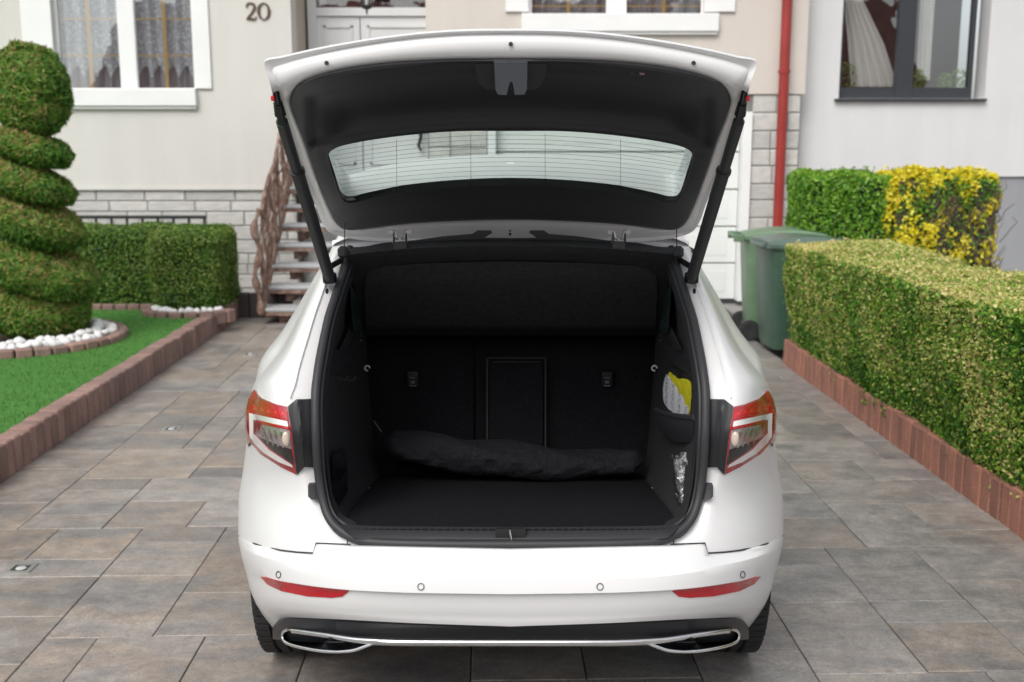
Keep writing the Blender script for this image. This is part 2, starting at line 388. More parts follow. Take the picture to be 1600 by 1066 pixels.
used = {}
slabs = []
def put(a, b, c, d):
    cells = [(i, j) for i in range(a, b) for j in range(c, d)]
    if any(q in used or q[0] < KL or q[0] >= KR or q[1] < J0 or q[1] >= J1 for q in cells): return False
    for q in cells: used[q] = 1
    slabs.append((a, b, c, d)); return True
for s_ in [(0,1,-2,0),(1,3,-2,0),(3,5,-2,0),(0,2,0,3),(2,4,0,2),(2,4,2,6),(0,2,3,5),(0,2,5,6),(-3,0,1,3),(-3,0,3,4),(-2,0,4,6),(-4,-2,4,6),(-3,0,-1,1),
    (-3,-1,6,7),(-3,-1,7,9),(-3,-1,9,10),(-5,-3,6,8),(-5,-3,8,11),(-1,1,6,8),(1,4,6,8),(-1,3,8,10),
    (14,16,3,4),(14,16,1,3),(12,14,-1,1),(12,14,-3,-1),(16,18,1,4),(16,18,0,1),(16,18,-2,0),(14,16,-2,1),(18,21,2,4),(18,20,0,2),(18,21,-2,0),(19,21,4,5),(17,19,4,7),
    (15,17,4,6),(15,17,6,8),(19,21,5,7),(17,20,7,9),(20,21,7,9),(5,8,-2,0),(8,10,-2,0),(10,12,-2,1),(15,17,8,10)]: put(*s_)
rs = random.Random(3)
for j in range(J0, J1):
    for i in range(KL, KR):
        if (i, j) in used: continue
        under = 4 < i < 15 and 1 <= j < 24
        opts = [(3, 2), (2, 3), (3, 3), (3, 2), (3, 1), (3, 3), (2, 2)]; rs.shuffle(opts)
        if under or j > 30: opts = [(4, 3), (3, 3)]+opts
        for a, b in opts+[(2, 1), (1, 2), (1, 1)]:
            if put(i, i+a, j, j+b): break
slabmesh = {}
for (a, b, c, d) in slabs:
    key = (b-a, d-c); wx, wy = key[0]*UX-.0037, key[1]*.1925-.0037
    if key not in slabmesh:
        m_ = MB(); x, y = wx/2, wy/2; e = .0028
        m_.add([(-x, -y, -.02), (x, -y, -.02), (x, y, -.02), (-x, y, -.02), (-x, -y, -.0028), (x, -y, -.0028), (x, y, -.0028), (-x, y, -.0028), (-x+e, -y+e, 0), (x-e, -y+e, 0), (x-e, y-e, 0), (-x+e, y-e, 0)],
               [(8, 9, 10, 11)]+[(i, (i+1) % 4, (i+1) % 4+4, i+4) for i in range(4)]+[(i+4, (i+1) % 4+4, (i+1) % 4+8, i+8) for i in range(4)])
        slabmesh[key] = m_.mesh('slab', M['slab'])
    o = obj('slab', slabmesh[key], drive); o.location = slabpt((a+b)/2, (c+d)/2, rs.uniform(-.0012, .0012)); o.rotation_euler = (0, 0, -YAW*1.0+rs.uniform(-.002, .002)+(0))
    sat = rs.uniform(.55, 1.15) if (a+b)/2 < 8 else rs.uniform(.25, .75)
    o.color = (sat, rs.uniform(.88, 1.12), 0, 1)

# kerbs of upright bricks
def kerb(name, xk, y0, y1, side, mat, zt):
    k = obj(name, None, kind='structure'); k.empty_display_size = .1
    ms = []
    for q in range(3):
        m_ = MB(); m_.box((0, 0, zt/2-.03), (.12, .0885, zt+.06), None, .008); ms.append(m_.mesh('brick', mat))
    y = y0; r_ = random.Random(5)
    while y < y1:
        o = obj('brick', ms[r_.randrange(3)], k); o.location = SF(xk+side*.06+r_.uniform(-.004, .004), y, r_.uniform(-.007, .007)); o.rotation_euler = (r_.uniform(-.012, .012), r_.uniform(-.012, .012), -YAW+r_.uniform(-.02, .02)); y += .1
    return k
XL = -2.53*1.0116; XR = 2.375*1.0116
kerb('kerb_left', XL, 3.2, 11.2, -1, M['brickL'], .19)
kerb('kerb_right', XR, 3.0, 8.62, 1, M['brickR'], .20)
# lawn
lw = MB(); lw.poly3([SF(XL-.12, 2.0, .155), SF(XL-.12, 11.4, .155), SF(-16, 11.4, .155), SF(-16, 2.0, .155)], (0, 0, -.2)); lw.build('lawn', M['turf'], kind='structure')
sb = MB(); sb.poly3([SF(XR+.1, 2.5, .12), SF(XR+.1, 8.6, .12), SF(6.5, 8.6, .12), SF(6.5, 2.5, .12)], (0, 0, -.2)); sb.build('soil_bed', M['soil'], kind='structure')
BED = Vector((-4.1, 8.9, .155)); BR = .82

def foliage(name, pts, nrm, size, aspect, tone, mat, parent, jitter=.7, kind='stuff', **kw):
    n = len(pts); pts = np.asarray(pts, float); nrm = np.asarray(nrm, float)
    nrm = nrm+rng.normal(0, jitter, (n, 3)); nrm /= np.linalg.norm(nrm, axis=1)[:, None]+1e-9
    r = rng.normal(size=(n, 3)); r[:, 2] += kw.pop('droop', 0)
    a = np.cross(nrm, r); a /= np.linalg.norm(a, axis=1)[:, None]+1e-9; b = np.cross(nrm, a)
    s = size*rng.uniform(.6, 1.35, n)[:, None]
    up = kw.pop('up', None)
    if up is not None: b = nrm*1.0; 
    L = b*s; W = a*s*aspect
    V = np.stack([pts-L*.5, pts+W*.5, pts+L*.5, pts-W*.5], 1).reshape(-1, 3)
    me = bpy.data.meshes.new(name); me.vertices.add(4*n); me.vertices.foreach_set('co', V.ravel().astype('f'))
    me.loops.add(4*n); me.loops.foreach_set('vertex_index', np.arange(4*n, dtype='i'))
    me.polygons.add(n); me.polygons.foreach_set('loop_start', np.arange(n, dtype='i')*4)
    me.update(calc_edges=True)
    at = me.attributes.new('tone', 'FLOAT', 'POINT'); at.data.foreach_set('value', np.repeat(np.asarray(tone, 'f')*np.ones(n, 'f'), 4))
    me.materials.append(mat)
    return obj(name, me, parent, kind=kind, **kw)
def vnoise(p, scale, seed=0):            # cheap smooth pseudo-noise for shapes
    p = np.asarray(p)*scale; r = np.random.default_rng(seed); o = 0
    for k in range(5):
        d = r.normal(size=3); o = o+np.sin(p@d*1.7+r.uniform(0, 6))
    return o/5
# artificial turf
n = 110000; yy = 3.2+8.1*rng.random(n)**1.0; xx = XL-.13-rng.random(n)*(1.2+yy*.42)
gp = np.array([xx*yc+yy*ys_, -xx*ys_+yy*yc, np.full(n, .166)]).T
ok = (np.hypot(gp[:, 0]-BED.x, gp[:, 1]-BED.y) > BR) ; gp = gp[ok]
foliage('grass', gp, np.tile([0, 0, 1.], (len(gp), 1)), .021, .16, 0, M['grass'], None, .35, 'stuff', up=1, label='short bright green artificial turf in the front garden left of the drive', cat='grass')

# box-shaped hedge surface
def hedge_pts(L, W, Ht, dens, rad=.08, bulge=.03, seed=1):
    A = [(L*Ht, 0), (L*Ht, 1), (W*Ht, 2), (W*Ht, 3), (L*W, 4)]; P_ = []; Nn = []
    for a, k in A:
        n = int(a*dens); u = rng.random(n); v = rng.random(n); z = np.zeros(n); o = np.ones(n)
        if k == 0: p = np.array([u*L, z, v*Ht]).T; q = np.tile([0, -1., .15], (n, 1))
        if k == 1: p = np.array([u*L, o*W, v*Ht]).T; q = np.tile([0, 1., .15], (n, 1))
        if k == 2: p = np.array([z, u*W, v*Ht]).T; q = np.tile([-1., 0, .15], (n, 1))
        if k == 3: p = np.array([o*L, u*W, v*Ht]).T; q = np.tile([1., 0, .15], (n, 1))
        if k == 4: p = np.array([u*L, v*W, o*Ht]).T; q = np.tile([0, 0, 1.], (n, 1))
        P_.append(p); Nn.append(q)
    p = np.concatenate(P_); q = np.concatenate(Nn)
    lo = np.array([rad, rad, -9]); hi = np.array([L-rad, W-rad, Ht-rad]); c = np.clip(p, lo, hi); d = p-c; dl = np.linalg.norm(d, axis=1)[:, None]
    p = c+d/np.maximum(dl, 1e-6)*np.minimum(dl, rad); q = q*.5+d/np.maximum(dl, 1e-6)
    nn = q/np.linalg.norm(q, axis=1)[:, None]
    p = p+nn*(vnoise(p, 3.2, seed)*bulge+vnoise(p*np.array([1, 1, .4]), 14, seed+5)*bulge*.6)[:, None]-nn*(rng.random(len(p))**2*.07)[:, None]+nn*(np.maximum(0, rng.random(len(p))-.97)*1.3)[:, None]
    return p, nn
def hedge(name, origin, rz, L, W, Ht, dens, size, mat, label, cat='hedge', aspect=.6, tone=None, group=None, bulge=.03, core='core', rad=.08, lean=0):
    t = thing(name, origin, label, cat, group, rz)
    p, q = hedge_pts(L, W, Ht, dens, rad, bulge, hash(name) % 97 if False else int(L*100) % 97)
    p[:, 1] -= lean*np.clip((p[:, 2]-.08)/.5, 0, 1)*np.clip(1-p[:, 1]/W, 0, 1)*(1-.55*p[:, 0]/L)
    tn = tone(p, q) if tone else 0
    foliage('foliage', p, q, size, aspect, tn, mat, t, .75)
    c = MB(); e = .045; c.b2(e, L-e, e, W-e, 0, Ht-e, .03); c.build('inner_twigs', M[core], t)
    return t
# right hand box hedge: origin at the far front corner, running towards the camera
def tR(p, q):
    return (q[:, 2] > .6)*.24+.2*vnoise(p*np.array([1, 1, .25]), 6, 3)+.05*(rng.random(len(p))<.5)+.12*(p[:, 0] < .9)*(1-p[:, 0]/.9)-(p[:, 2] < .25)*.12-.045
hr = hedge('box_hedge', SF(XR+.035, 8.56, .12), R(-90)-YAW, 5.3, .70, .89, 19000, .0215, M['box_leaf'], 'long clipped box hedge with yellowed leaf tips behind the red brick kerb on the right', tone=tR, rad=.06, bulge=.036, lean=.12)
# left hedge, an L of two clipped blocks that read as one
hl = thing('clipped_hedge', (-4.9, 10.75, .155), 'dark green clipped hedge below the lace-curtained window, rounded block beside the drive', 'hedge')
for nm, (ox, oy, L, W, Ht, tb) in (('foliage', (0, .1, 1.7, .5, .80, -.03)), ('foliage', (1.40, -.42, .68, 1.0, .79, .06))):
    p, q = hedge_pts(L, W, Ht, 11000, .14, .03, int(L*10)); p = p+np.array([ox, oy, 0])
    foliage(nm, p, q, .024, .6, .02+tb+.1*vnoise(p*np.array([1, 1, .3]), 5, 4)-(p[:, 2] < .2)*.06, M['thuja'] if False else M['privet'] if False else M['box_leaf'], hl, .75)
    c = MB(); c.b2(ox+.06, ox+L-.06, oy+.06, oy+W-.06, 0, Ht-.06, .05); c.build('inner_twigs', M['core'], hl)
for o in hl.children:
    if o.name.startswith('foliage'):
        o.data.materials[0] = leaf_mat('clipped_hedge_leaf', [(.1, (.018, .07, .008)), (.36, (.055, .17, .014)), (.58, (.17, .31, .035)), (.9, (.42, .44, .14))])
# privet + forsythia beyond the bins
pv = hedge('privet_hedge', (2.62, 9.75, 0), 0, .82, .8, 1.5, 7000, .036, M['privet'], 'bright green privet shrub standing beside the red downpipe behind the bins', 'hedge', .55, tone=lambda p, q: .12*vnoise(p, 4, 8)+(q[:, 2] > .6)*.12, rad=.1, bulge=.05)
fs = hedge('forsythia_bush', (3.36, 9.65, 0), 0, .98, .85, 1.5, 3800, .034, M['privet'], 'clipped forsythia bush covered in yellow flowers with bare twigs showing at its right', 'shrub', .5, tone=lambda p, q: .1*vnoise(p, 4, 9)-.1, rad=.16, bulge=.06, core='coreb')
p, q = hedge_pts(.98, .85, 1.5, 6500, .16, .06, 9); keep = (vnoise(p, 6, 21)+vnoise(p, 16, 5)*.6-(p[:, 0]/.98-.25)*.62+(q[:, 2] > .6)*.55+rng.normal(0, .33, len(p)) > .02)
foliage('blossom', p[keep]+q[keep]*.02, q[keep], .036, .75, 0, M['forsy'], fs, .7)
tw = MB(); r_ = random.Random(4)
for i in range(230):
    x = r_.uniform(.3, .98); z = r_.uniform(.2, 1.25); a = Vector((x, r_.uniform(-.03, .05), z)); pts = [a]
    for k in range(4): a = a+Vector((r_.uniform(-.06, .07), r_.uniform(-.02, .012), r_.uniform(.0, .09))); pts.append(a)
    tw.tube(pts, [.005, .004, .0035, .003, .002], 4)
tw.build('twigs', M['twig'], fs, kind='stuff')
for o_, (x0, x1) in ((pv, (.0, .8)), (fs, (.1, .95))):
    st = MB(); lp = []
    for i in range(26):
        x = r_.uniform(x0, x1); a = Vector((x, r_.uniform(.05, .7), 1.48)); b = a+Vector((r_.uniform(-.03, .03), 0, r_.uniform(.03, .085))); st.tube([a, b], .0025, 4)
        for k in range(6): lp.append(a.lerp(b, r_.random())+Vector((r_.uniform(-.02, .02), 0, 0)))
    st.build('shoots', M['twig'], o_, kind='stuff'); foliage('shoot_leaves', lp, [(0, -1, .3)]*len(lp), .028, .5, .05, M['privet'], o_, .8)

# ------------------------------------------------------------------ spiral topiary
tp = thing('spiral_topiary', (-3.88, 8.92, .155), 'tall clipped conifer topiary cut as a spiral with a ball on top', 'topiary')
Pn = []; Nr = []; tl = []
def lump(center, rx, rz_, tilt, n, sq=2.0, dirn=0):
    v = rng.normal(size=(n, 3)); v /= np.linalg.norm(v, axis=1)[:, None]
    sgn = np.sign(v); e = 2/sq; vv = sgn*np.abs(v)**e
    p = vv*np.array([rx, rx, rz_]); q = v/np.array([rx, rx, rz_]); q /= np.linalg.norm(q, axis=1)[:, None]
    Rm = np.array(Matrix.Rotation(tilt, 3, Vector((math.sin(dirn), math.cos(dirn), 0)))); p = p@Rm.T; q = q@Rm.T
    p = p+q*(vnoise(p, 7, int(center[2]*10))*.026+vnoise(p, 21, 3)*.02)[:, None]-q*(rng.random(n)**2*.05)[:, None]
    return p+np.array(center), q
tiers = [((-.06, 0, .27), .41, .25, .2, 2.3), ((-.05, 0, .63), .52, .21, .46, 2.1), ((-.06, .0, .995), .45, .18, .42, 2.1), ((-.05, 0, 1.31), .375, .15, .38, 2.1), ((-.01, 0, 1.58), .32, .13, .34, 2.1), ((.03, 0, 2.02), .29, .37, 0, 2.2)]
cr = MB()
for (c, rx, rz_, ti, sq) in tiers:
    n = int(rx*(rx+rz_)*4*math.pi*7000)
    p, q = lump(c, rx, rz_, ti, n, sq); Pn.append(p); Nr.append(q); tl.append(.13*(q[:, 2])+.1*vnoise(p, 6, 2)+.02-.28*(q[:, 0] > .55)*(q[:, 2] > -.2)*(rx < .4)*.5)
    cm = MB(); rows = []
    for i in range(9):
        th = math.pi*i/8; rr = rx*.88*math.sin(th)**(.8); z = rz_*.84*math.cos(th)
        rows.append([Vector(c)+Matrix.Rotation(ti, 3, 'Y') @ Vector((rr*math.cos(a*math.pi/8), rr*math.sin(a*math.pi/8), z)) for a in range(16)])
    cr.grid(rows, loop=True)
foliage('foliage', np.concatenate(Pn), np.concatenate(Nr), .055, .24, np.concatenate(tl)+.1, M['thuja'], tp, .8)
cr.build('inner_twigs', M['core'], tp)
tr = MB(); tr.tube([(0, 0, -.05), (.01, 0, .8), (-.01, .01, 1.6), (0, 0, 2.1)], [.06, .05, .035, .02], 10); tr.build('trunk', M['bark'], tp, smooth=True)
# soil bed, brick ring and white stones
sl = MB(); sl.lathe([(0, .02), (BR-.06, .02), (BR-.06, -.06)], BED, n=48); sl.build('topiary_bed', M['soil'], kind='structure')
ring = thing('brick_edging', BED, 'ring of low brown bricks round the bed of the spiral topiary', 'edging')
bm_ = MB(); bm_.box((0, 0, 0), (.118, .085, .13), None, .012); bme = bm_.mesh('brick', M['brickL'])
nb = int(2*math.pi*BR/.128)
for i in range(nb):
    a = 2*math.pi*i/nb
    o = obj('brick', bme, ring); o.location = (BR*math.cos(a), BR*math.sin(a), random.uniform(-.006, .006)); o.rotation_euler = (0, 0, a+math.pi/2+random.uniform(-.03, .03))
pm = []
for k in range(5):
    m_ = MB(); r2 = np.random.default_rng(k); rows = []
    ph = r2.uniform(0, 6, 3)
    for i in range(8):
        th = math.pi*i/7; rows.append([Vector((math.sin(th)*math.cos(a)*(1+.16*math.sin(2*a+ph[0])), math.sin(th)*math.sin(a)*(.82+.1*math.cos(3*a+ph[1])), math.cos(th)*.72*(1+.12*math.sin(a+ph[2])))) for a in [2*math.pi*j/12 for j in range(12)]])
    m_.grid(rows, loop=True); pm.append(m_.mesh('white_stone', M['pebble'], True, 60))
rp = random.Random(11)
def stone(x, y, z, s, label, grp):
    o = obj('white_stone', pm[rp.randrange(5)], None, label, 'stone', grp); o.location = (x, y, z); o.scale = (s*rp.uniform(.8, 1.25), s*rp.uniform(.8, 1.2), s*rp.uniform(.8, 1.2)); o.rotation_euler = (rp.uniform(-.5, .5), rp.uniform(-.5, .5), rp.uniform(0, 6)); return o
for row, (rr, n_) in enumerate(((BR-.10, 52), (BR-.19, 40))):
    for i in range(n_):
        a = math.pi*1.02+ (math.pi*1.25)*i/n_
        stone(BED.x+rr*math.cos(a)+rp.uniform(-.015, .015), BED.y+rr*math.sin(a)+rp.uniform(-.015, .015), BED.z+.055+.02*row+rp.uniform(-.01, .02), rp.uniform(.034, .052),
              'white rounded marble stone in the ring under the spiral topiary', 'white stones round the spiral topiary')
# small bed in front of the clipped hedge
B2 = Vector((-3.1, 10.42, .155))
ring2 = thing('brick_edging', B2, 'short curve of brown bricks in front of the clipped hedge by the drive', 'edging')
for i in range(9):
    a = math.pi+.15+(math.pi*.83)*i/8
    o = obj('brick', bme, ring2); o.location = (.42*math.cos(a), .34*math.sin(a), -.01); o.rotation_euler = (0, 0, a+math.pi/2)
for i in range(14):
    a = math.pi+.2+2.5*i/13
    stone(B2.x+.33*math.cos(a)+rp.uniform(-.02, .02), B2.y+.25*math.sin(a)+rp.uniform(-.02, .02), B2.z+.05, rp.uniform(.032, .05), 'small white marble stone in the curved bed before the clipped hedge', 'white stones before the clipped hedge')
ring3 = thing('brick_edging', (-3.6, 10.63, .155), 'straight row of low brown bricks along the foot of the clipped hedge', 'edging')
for i in range(14):
    o = obj('brick', bme, ring3); o.location = (-i*.125, 0, -.01); o.rotation_euler = (0, 0, rp.uniform(-.04, .04))
dk = thing('dark_edging', (-2.85, 11.15, 0), 'low dark brick border at the far end of the left kerb beside the stairs', 'edging')
for i in range(4):
    m_ = MB(); m_.box((.07+i*.145, 0, .12), (.138, .12, .26), None, .008); m_.build('brick', M['brickD'], dk)

# ------------------------------------------------------------------ house
HD = 12.35; RD = 13.22
def X_(px, D, py=300): return P(px, py, D).x
def Z_(py, D): return P(800, py, D).z
house = thing('house', (0, HD, 0), 'beige and grey rendered house with split stone base, white garage door and number 20', 'house')
HB = Vector((0, HD, 0))
def hb(x0, x1, y0, y1, z0, z1, mb=None, bev=0):   # box given in world, stored relative to house
    mb = mb or MB(); mb.b2(x0-HB.x, x1-HB.x, y0-HB.y, y1-HB.y, z0, z1, bev); return mb
xL1 = X_(457, HD, 100); xL0 = -15.0; xR0 = X_(665, HD, 20); xR1 = X_(1262, HD, 60)
zb = Z_(297, HD); zbR = Z_(147, HD); TOP = 5.6
# window openings
wl = (X_(85, HD, 80), X_(302, HD, 80), Z_(139, HD), Z_(139, HD)+1.6)
wr = (X_(826, HD, 10), X_(1100, HD, 10), Z_(22, HD), Z_(22, HD)+1.5)
m_ = MB()
hb(xL0, wl[0], HD, HD+.3, zb, TOP, m_); hb(wl[1], xL1, HD, HD+.3, zb, TOP, m_); hb(wl[0], wl[1], HD, HD+.3, zb, wl[2], m_); hb(wl[0], wl[1], HD, HD+.3, wl[3], TOP, m_)
m_.build('wall', M['wallL'], house, label='grey rendered wall left of the front door')
m_ = MB(); hb(xL1-.25, xL1-.002, HD+.3, RD+.3, 0, TOP, m_); hb(xL1+.0, xR0, RD+.25, RD+.4, 0, TOP, m_); m_.build('porch_wall', M['reveal'], house)
m_ = MB()
hb(xR0, wr[0], HD+.002, HD+.3, zbR, TOP, m_); hb(wr[1], xR1, HD+.002, HD+.3, zbR, TOP, m_); hb(wr[0], wr[1], HD+.002, HD+.3, zbR, wr[2], m_); hb(wr[0], wr[1], HD+.002, HD+.3, wr[3], TOP, m_)
hb(xR0, xR0+.3, HD+.3, RD+.25, 0, TOP, m_)
m_.build('wall', M['wallR'], house, label='beige rendered wall over the garage')
m_ = MB(); hb(xL0, xL1-.004, HD+.03, HD+.28, 0, zb-.002, m_); mL = m_.build('stone_base', M['mortar'], house)
gx0 = X_(775, HD, 300); gx1 = X_(1157, HD, 300); px0 = X_(762, HD, 300); sx1 = X_(1251, HD, 200)
m_ = MB(); hb(xR0+.004, px0, HD+.03, HD+.28, 0, zbR-.002, m_); hb(gx1+.1, sx1, HD+.03, HD+.28, 0, zbR-.002, m_); hb(px0, gx1+.1, HD+.03, HD+.28, 2.12, zbR-.002, m_); mR = m_.build('stone_base', M['mortar'], house)
smesh = []
for k in range(4):
    m_ = MB(); r2 = np.random.default_rng(k+20); nx, nz = 5, 4; rows = []
    for j in range(nz+1):
        row = []
        for i in range(nx+1):
            ed = i in (0, nx) or j in (0, nz)
            gx_ = (0, .025, .33, .67, .975, 1)[i]; gz_ = (0, .06, .5, .94, 1)[j]; row.append((gx_-.5, 0.0 if ed else -.009-r2.uniform(0, .002), gz_-.5))
        rows.append(row)
    m_.grid(rows); m_.add([(-.5, 0, -.5), (.5, 0, -.5), (.5, 0, .5), (-.5, 0, .5), (-.5, .03, -.5), (.5, .03, -.5), (.5, .03, .5), (-.5, .03, .5)], [(0, 1, 5, 4), (1, 2, 6, 5), (2, 3, 7, 6), (3, 0, 4, 7)])
    m_.keep = False; smesh.append(m_.mesh('stone', M['stone']))
def ashlar(parent, x0, x1, z1, rowh, lens, seed):
    r2 = random.Random(seed); z = z1
    taken = []
    while z > .02:
        h = r2.choice(rowh); h = min(h, z); x = x0-r2.uniform(0, lens[0]*.5)
        while x < x1-.02:
            L = r2.uniform(*lens); a = max(x, x0); b = min(x+L, x1)
            if b-a > .05:
                o = obj('stone', smesh[r2.randrange(4)], parent); o.location = ((a+b)/2, .029, z-h/2); o.scale = (b-a-.011, r2.uniform(.8, 1.2), h-.011)
            x += L
        z -= h
ashlar(mL, -6.4, xL1-.01, zb-.004, (.12, .155, .16), (.34, .6), 2)
ashlar(mR, xR0+.01, px0-.002, zbR-.004, (.18, .185, .2), (.3, .55), 3)
ashlar(mR, gx1+.105, sx1-.004, zbR-.004, (.18, .185, .2), (.25, .5), 6)
m_ = MB(); hb(xL0, xL1, HD-.012, HD-.001, zb, zb+.03, m_); m_.build('drip_edge', M['wallL'], house)
# garage door
hb(px0+.002, gx0, HD-.03, HD+.2, 0, 2.12).build('garage_post', M['upvc'], house); hb(gx1, gx1+.098, HD-.03, HD+.2, 0, 2.12).build('garage_post', M['upvc'], house)
zz = 0.0; hts = (.42, .42, .42, .42, .44)
for i, h_ in enumerate(hts):
    m_ = MB(); hb(gx0+.004, gx1-.004, HD+.12, HD+.16, zz+.006, zz+h_-.008, m_, .006)
    for k in range(4):
        a = gx0+.1+k*(gx1-gx0-.1)/4; hb(a, a+(gx1-gx0)/4-.14, HD+.116, HD+.121, zz+.09, zz+h_-.09, m_, .002)
    m_.build('door_panel', M['garage'], house); zz += h_
m_ = MB(); hb(gx0, gx1, HD+.165, HD+.22, 0, 2.12, m_); m_.build('garage_backing', M['dark'], house)
# windows of this house
def house_window(nm, op, split, sillx, surr, gold, seed):
    x0, x1, z0, z1 = op; f = hb(x0, x0+.035, HD+.06, HD+.12, z0, z1)
    xm0, xm1 = split
    hb(x0, x1, HD+.06, HD+.12, z0, z0+.012, f); hb(x1-.02, x1, HD+.06, HD+.12, z0, z1, f); hb(xm0, xm1, HD+.05, HD+.12, z0+.001, z1-.001, f, .008); hb(x0, x1, HD+.055, HD+.12, z1-.08, z1, f)
    wd = f.build('window', M['upvc'], house)
    s0, s1, sz0, sz1 = surr
    hb(s0, x0, HD-.03, HD-.001, sz0, sz1, None, .004).build('surround', M['upvc'], wd); hb(x1, s1, HD-.03, HD-.001, sz0, sz1, None, .004).build('surround', M['upvc'], wd)
    q = hb(sillx[0], sillx[1], HD-.07, HD+.06, sillx[2], z0-.001, None, .006); hb(sillx[0]+.01, sillx[1]-.01, HD-.045, HD-.002, sillx[2]-.03, sillx[2]-.001, q); q.build('sill', M['upvc'], wd)
    for a, b in ((x0+.02, xm0), (xm1, x1-.02)):
        q = hb(a, b, HD+.085, HD+.09, z0+.01, z1-.08); q.build('pane', M['winglass'], wd)
        c = (a+b)/2; q = hb(c-.018, c+.018, HD+.092, HD+.098, z0+.01, z1-.08); q.build('muntin', M['gold'], wd)
        for gz in gold: q = hb(a, b, HD+.0925, HD+.0975, gz-.007, gz+.007); q.build('muntin', M['gold'], wd)
    rows = []; r2 = random.Random(seed); ph = [r2.uniform(0, 6) for _ in range(3)]; n_ = 150
    for z in (z1, z0+.55, z0+.02):
        rows.append([Vector((x0+(x1-x0)*i/n_, HD+.2-HB.y+.035*math.sin(i*.42+ph[0])+.015*math.sin(i*.93+ph[1]), z)) for i in range(n_+1)])
    # scalloped hem of lace valance
    m2 = MB(); rw = []
    for fr in (0, .5, 1):
        rw.append([Vector((x0+(x1-x0)*i/n_, HD+.165-HB.y+.03*math.sin(i*.42+ph[0]), (z1)*(1-fr)+fr*(z0+.12+.14*abs(math.sin(i*.21+ph[0]/2+.7))))) for i in range(n_+1)])
    m2.grid(rw); m2.build('curtain', M['lace'], wd, smooth=True)
    m3 = MB(); m3.grid(rows); m3.build('curtain', M['sheerg'], wd, smooth=True)
    q = hb(x0-.2, x1+.2, HD+.75, HD+.8, z0-.3, z1+.1); q.build('room', M['dark'], wd)
M['sheerg'] = simple('grey_voile', (.3, .29, .31), .95)
house_window('window', wl, (X_(183, HD, 80), X_(210, HD, 80)), (X_(110-60, HD, 160), X_(308, HD, 150), Z_(166, HD)), (X_(38, HD, 80), X_(329, HD, 80), Z_(139, HD), TOP-1.2), (Z_(28, HD), Z_(86, HD)), 1)
house_window('window', wr, (X_(948, HD, 10), X_(980, HD, 10)), (X_(815, HD, 30), X_(1122, HD, 30), Z_(50, HD)), (X_(790, HD, 10), X_(1148, HD, 10), Z_(19, HD), TOP-1.2), (Z_(-40, HD), Z_(8, HD)), 2)
# front door, landing
dz0 = Z_(286, RD); x0, x1 = X_(481, RD, 30), X_(665, RD, 30)+.3
f = hb(x0, x0+.1, RD-.02, RD+.12, dz0, 3.6); hb(x0+.1, x1, RD-.01, RD+.1, Z_(25, RD), Z_(12, RD), f); hb(x0+.1, x1, RD-.01, RD+.1, 3.5, 3.6, f); dr = f.build('front_door', M['doorpaint'], house)
xm = X_(562, RD, 30)
for a, b in ((x0+.1, xm-.006), (xm+.006, x1)):
    m_ = MB(); zt = Z_(26, RD); hb(a, b, RD+.02, RD+.07, dz0, zt, m_)
    for zl, zh in ((dz0+.22, dz0+.62), (dz0+.8, zt-.1)):
        for (c0, c1, e0, e1) in ((a+.08, b-.08, zl, zl+.025), (a+.08, b-.08, zh-.025, zh), (a+.08, a+.105, zl, zh), (b-.105, b-.08, zl, zh)): hb(c0, c1, RD+.003, RD+.0195, e0, e1, m_)
    m_.build('door_leaf', M['doorpaint'], dr)
m_ = MB(); hb(x0+.1, x1, RD+.04, RD+.046, Z_(12, RD), 3.5, m_); m_.build('pane', M['winglass'], dr)
m_ = MB(); n_ = 120; m_.grid([[Vector((x0+.2+(x1-x0-.2)*i/n_, RD+.1-HB.y+.02*math.sin(i*.9), z)) for i in range(n_+1)] for z in (Z_(14, RD), 3.5)]); m_.build('curtain', M['redcurtain'], dr, smooth=True)
xh = X_(661, RD, 220)-.02; m_ = MB(); m_.tube([(xh, RD-.05-HB.y, Z_(236, RD)), (xh-.03, RD-.06-HB.y, Z_(228, RD)), (xh, RD-.07-HB.y, Z_(215, RD)), (xh, RD-.07-HB.y, Z_(190, RD))], [.012, .02, .022, .022], 8); m_.build('handle', M['black'], dr, smooth=True)
m_ = MB(); hb(xL1+.004, xR0-.004, HD+.0, RD+.02, dz0-.1, dz0-.003, m_, .008); m_.build('landing', M['tread'], house); 
m_ = MB(); hb(xL1+.004, xR0-.004, HD+.25, HD+.35, 0, dz0-.102, m_); m_.build('landing_wall', M['garage'], house)
# roof edge above, out of frame
m_ = MB(); hb(xL0, xR1, HD-.0, HD+6, TOP+.002, TOP+.15, m_); m_.build('soffit', M['upvc'], house)
# downpipe
pxp = X_(1228, HD-.1, 50); m_ = MB(); m_.tube([(pxp, -.1, 0.02), (pxp, -.1, TOP-.02)], .056, 20); dp = m_.build('downpipe', M['pipe'], house, smooth=True)
m_ = MB(); m_.tube([(pxp, -.1, Z_(116, HD)), (pxp, -.1, Z_(111, HD))], .067, 20); m_.tube([(pxp, -.1, Z_(114, HD)), (pxp, 0, Z_(114, HD))], .012, 8); m_.build('pipe_clip', M['pipe'], dp, smooth=True)
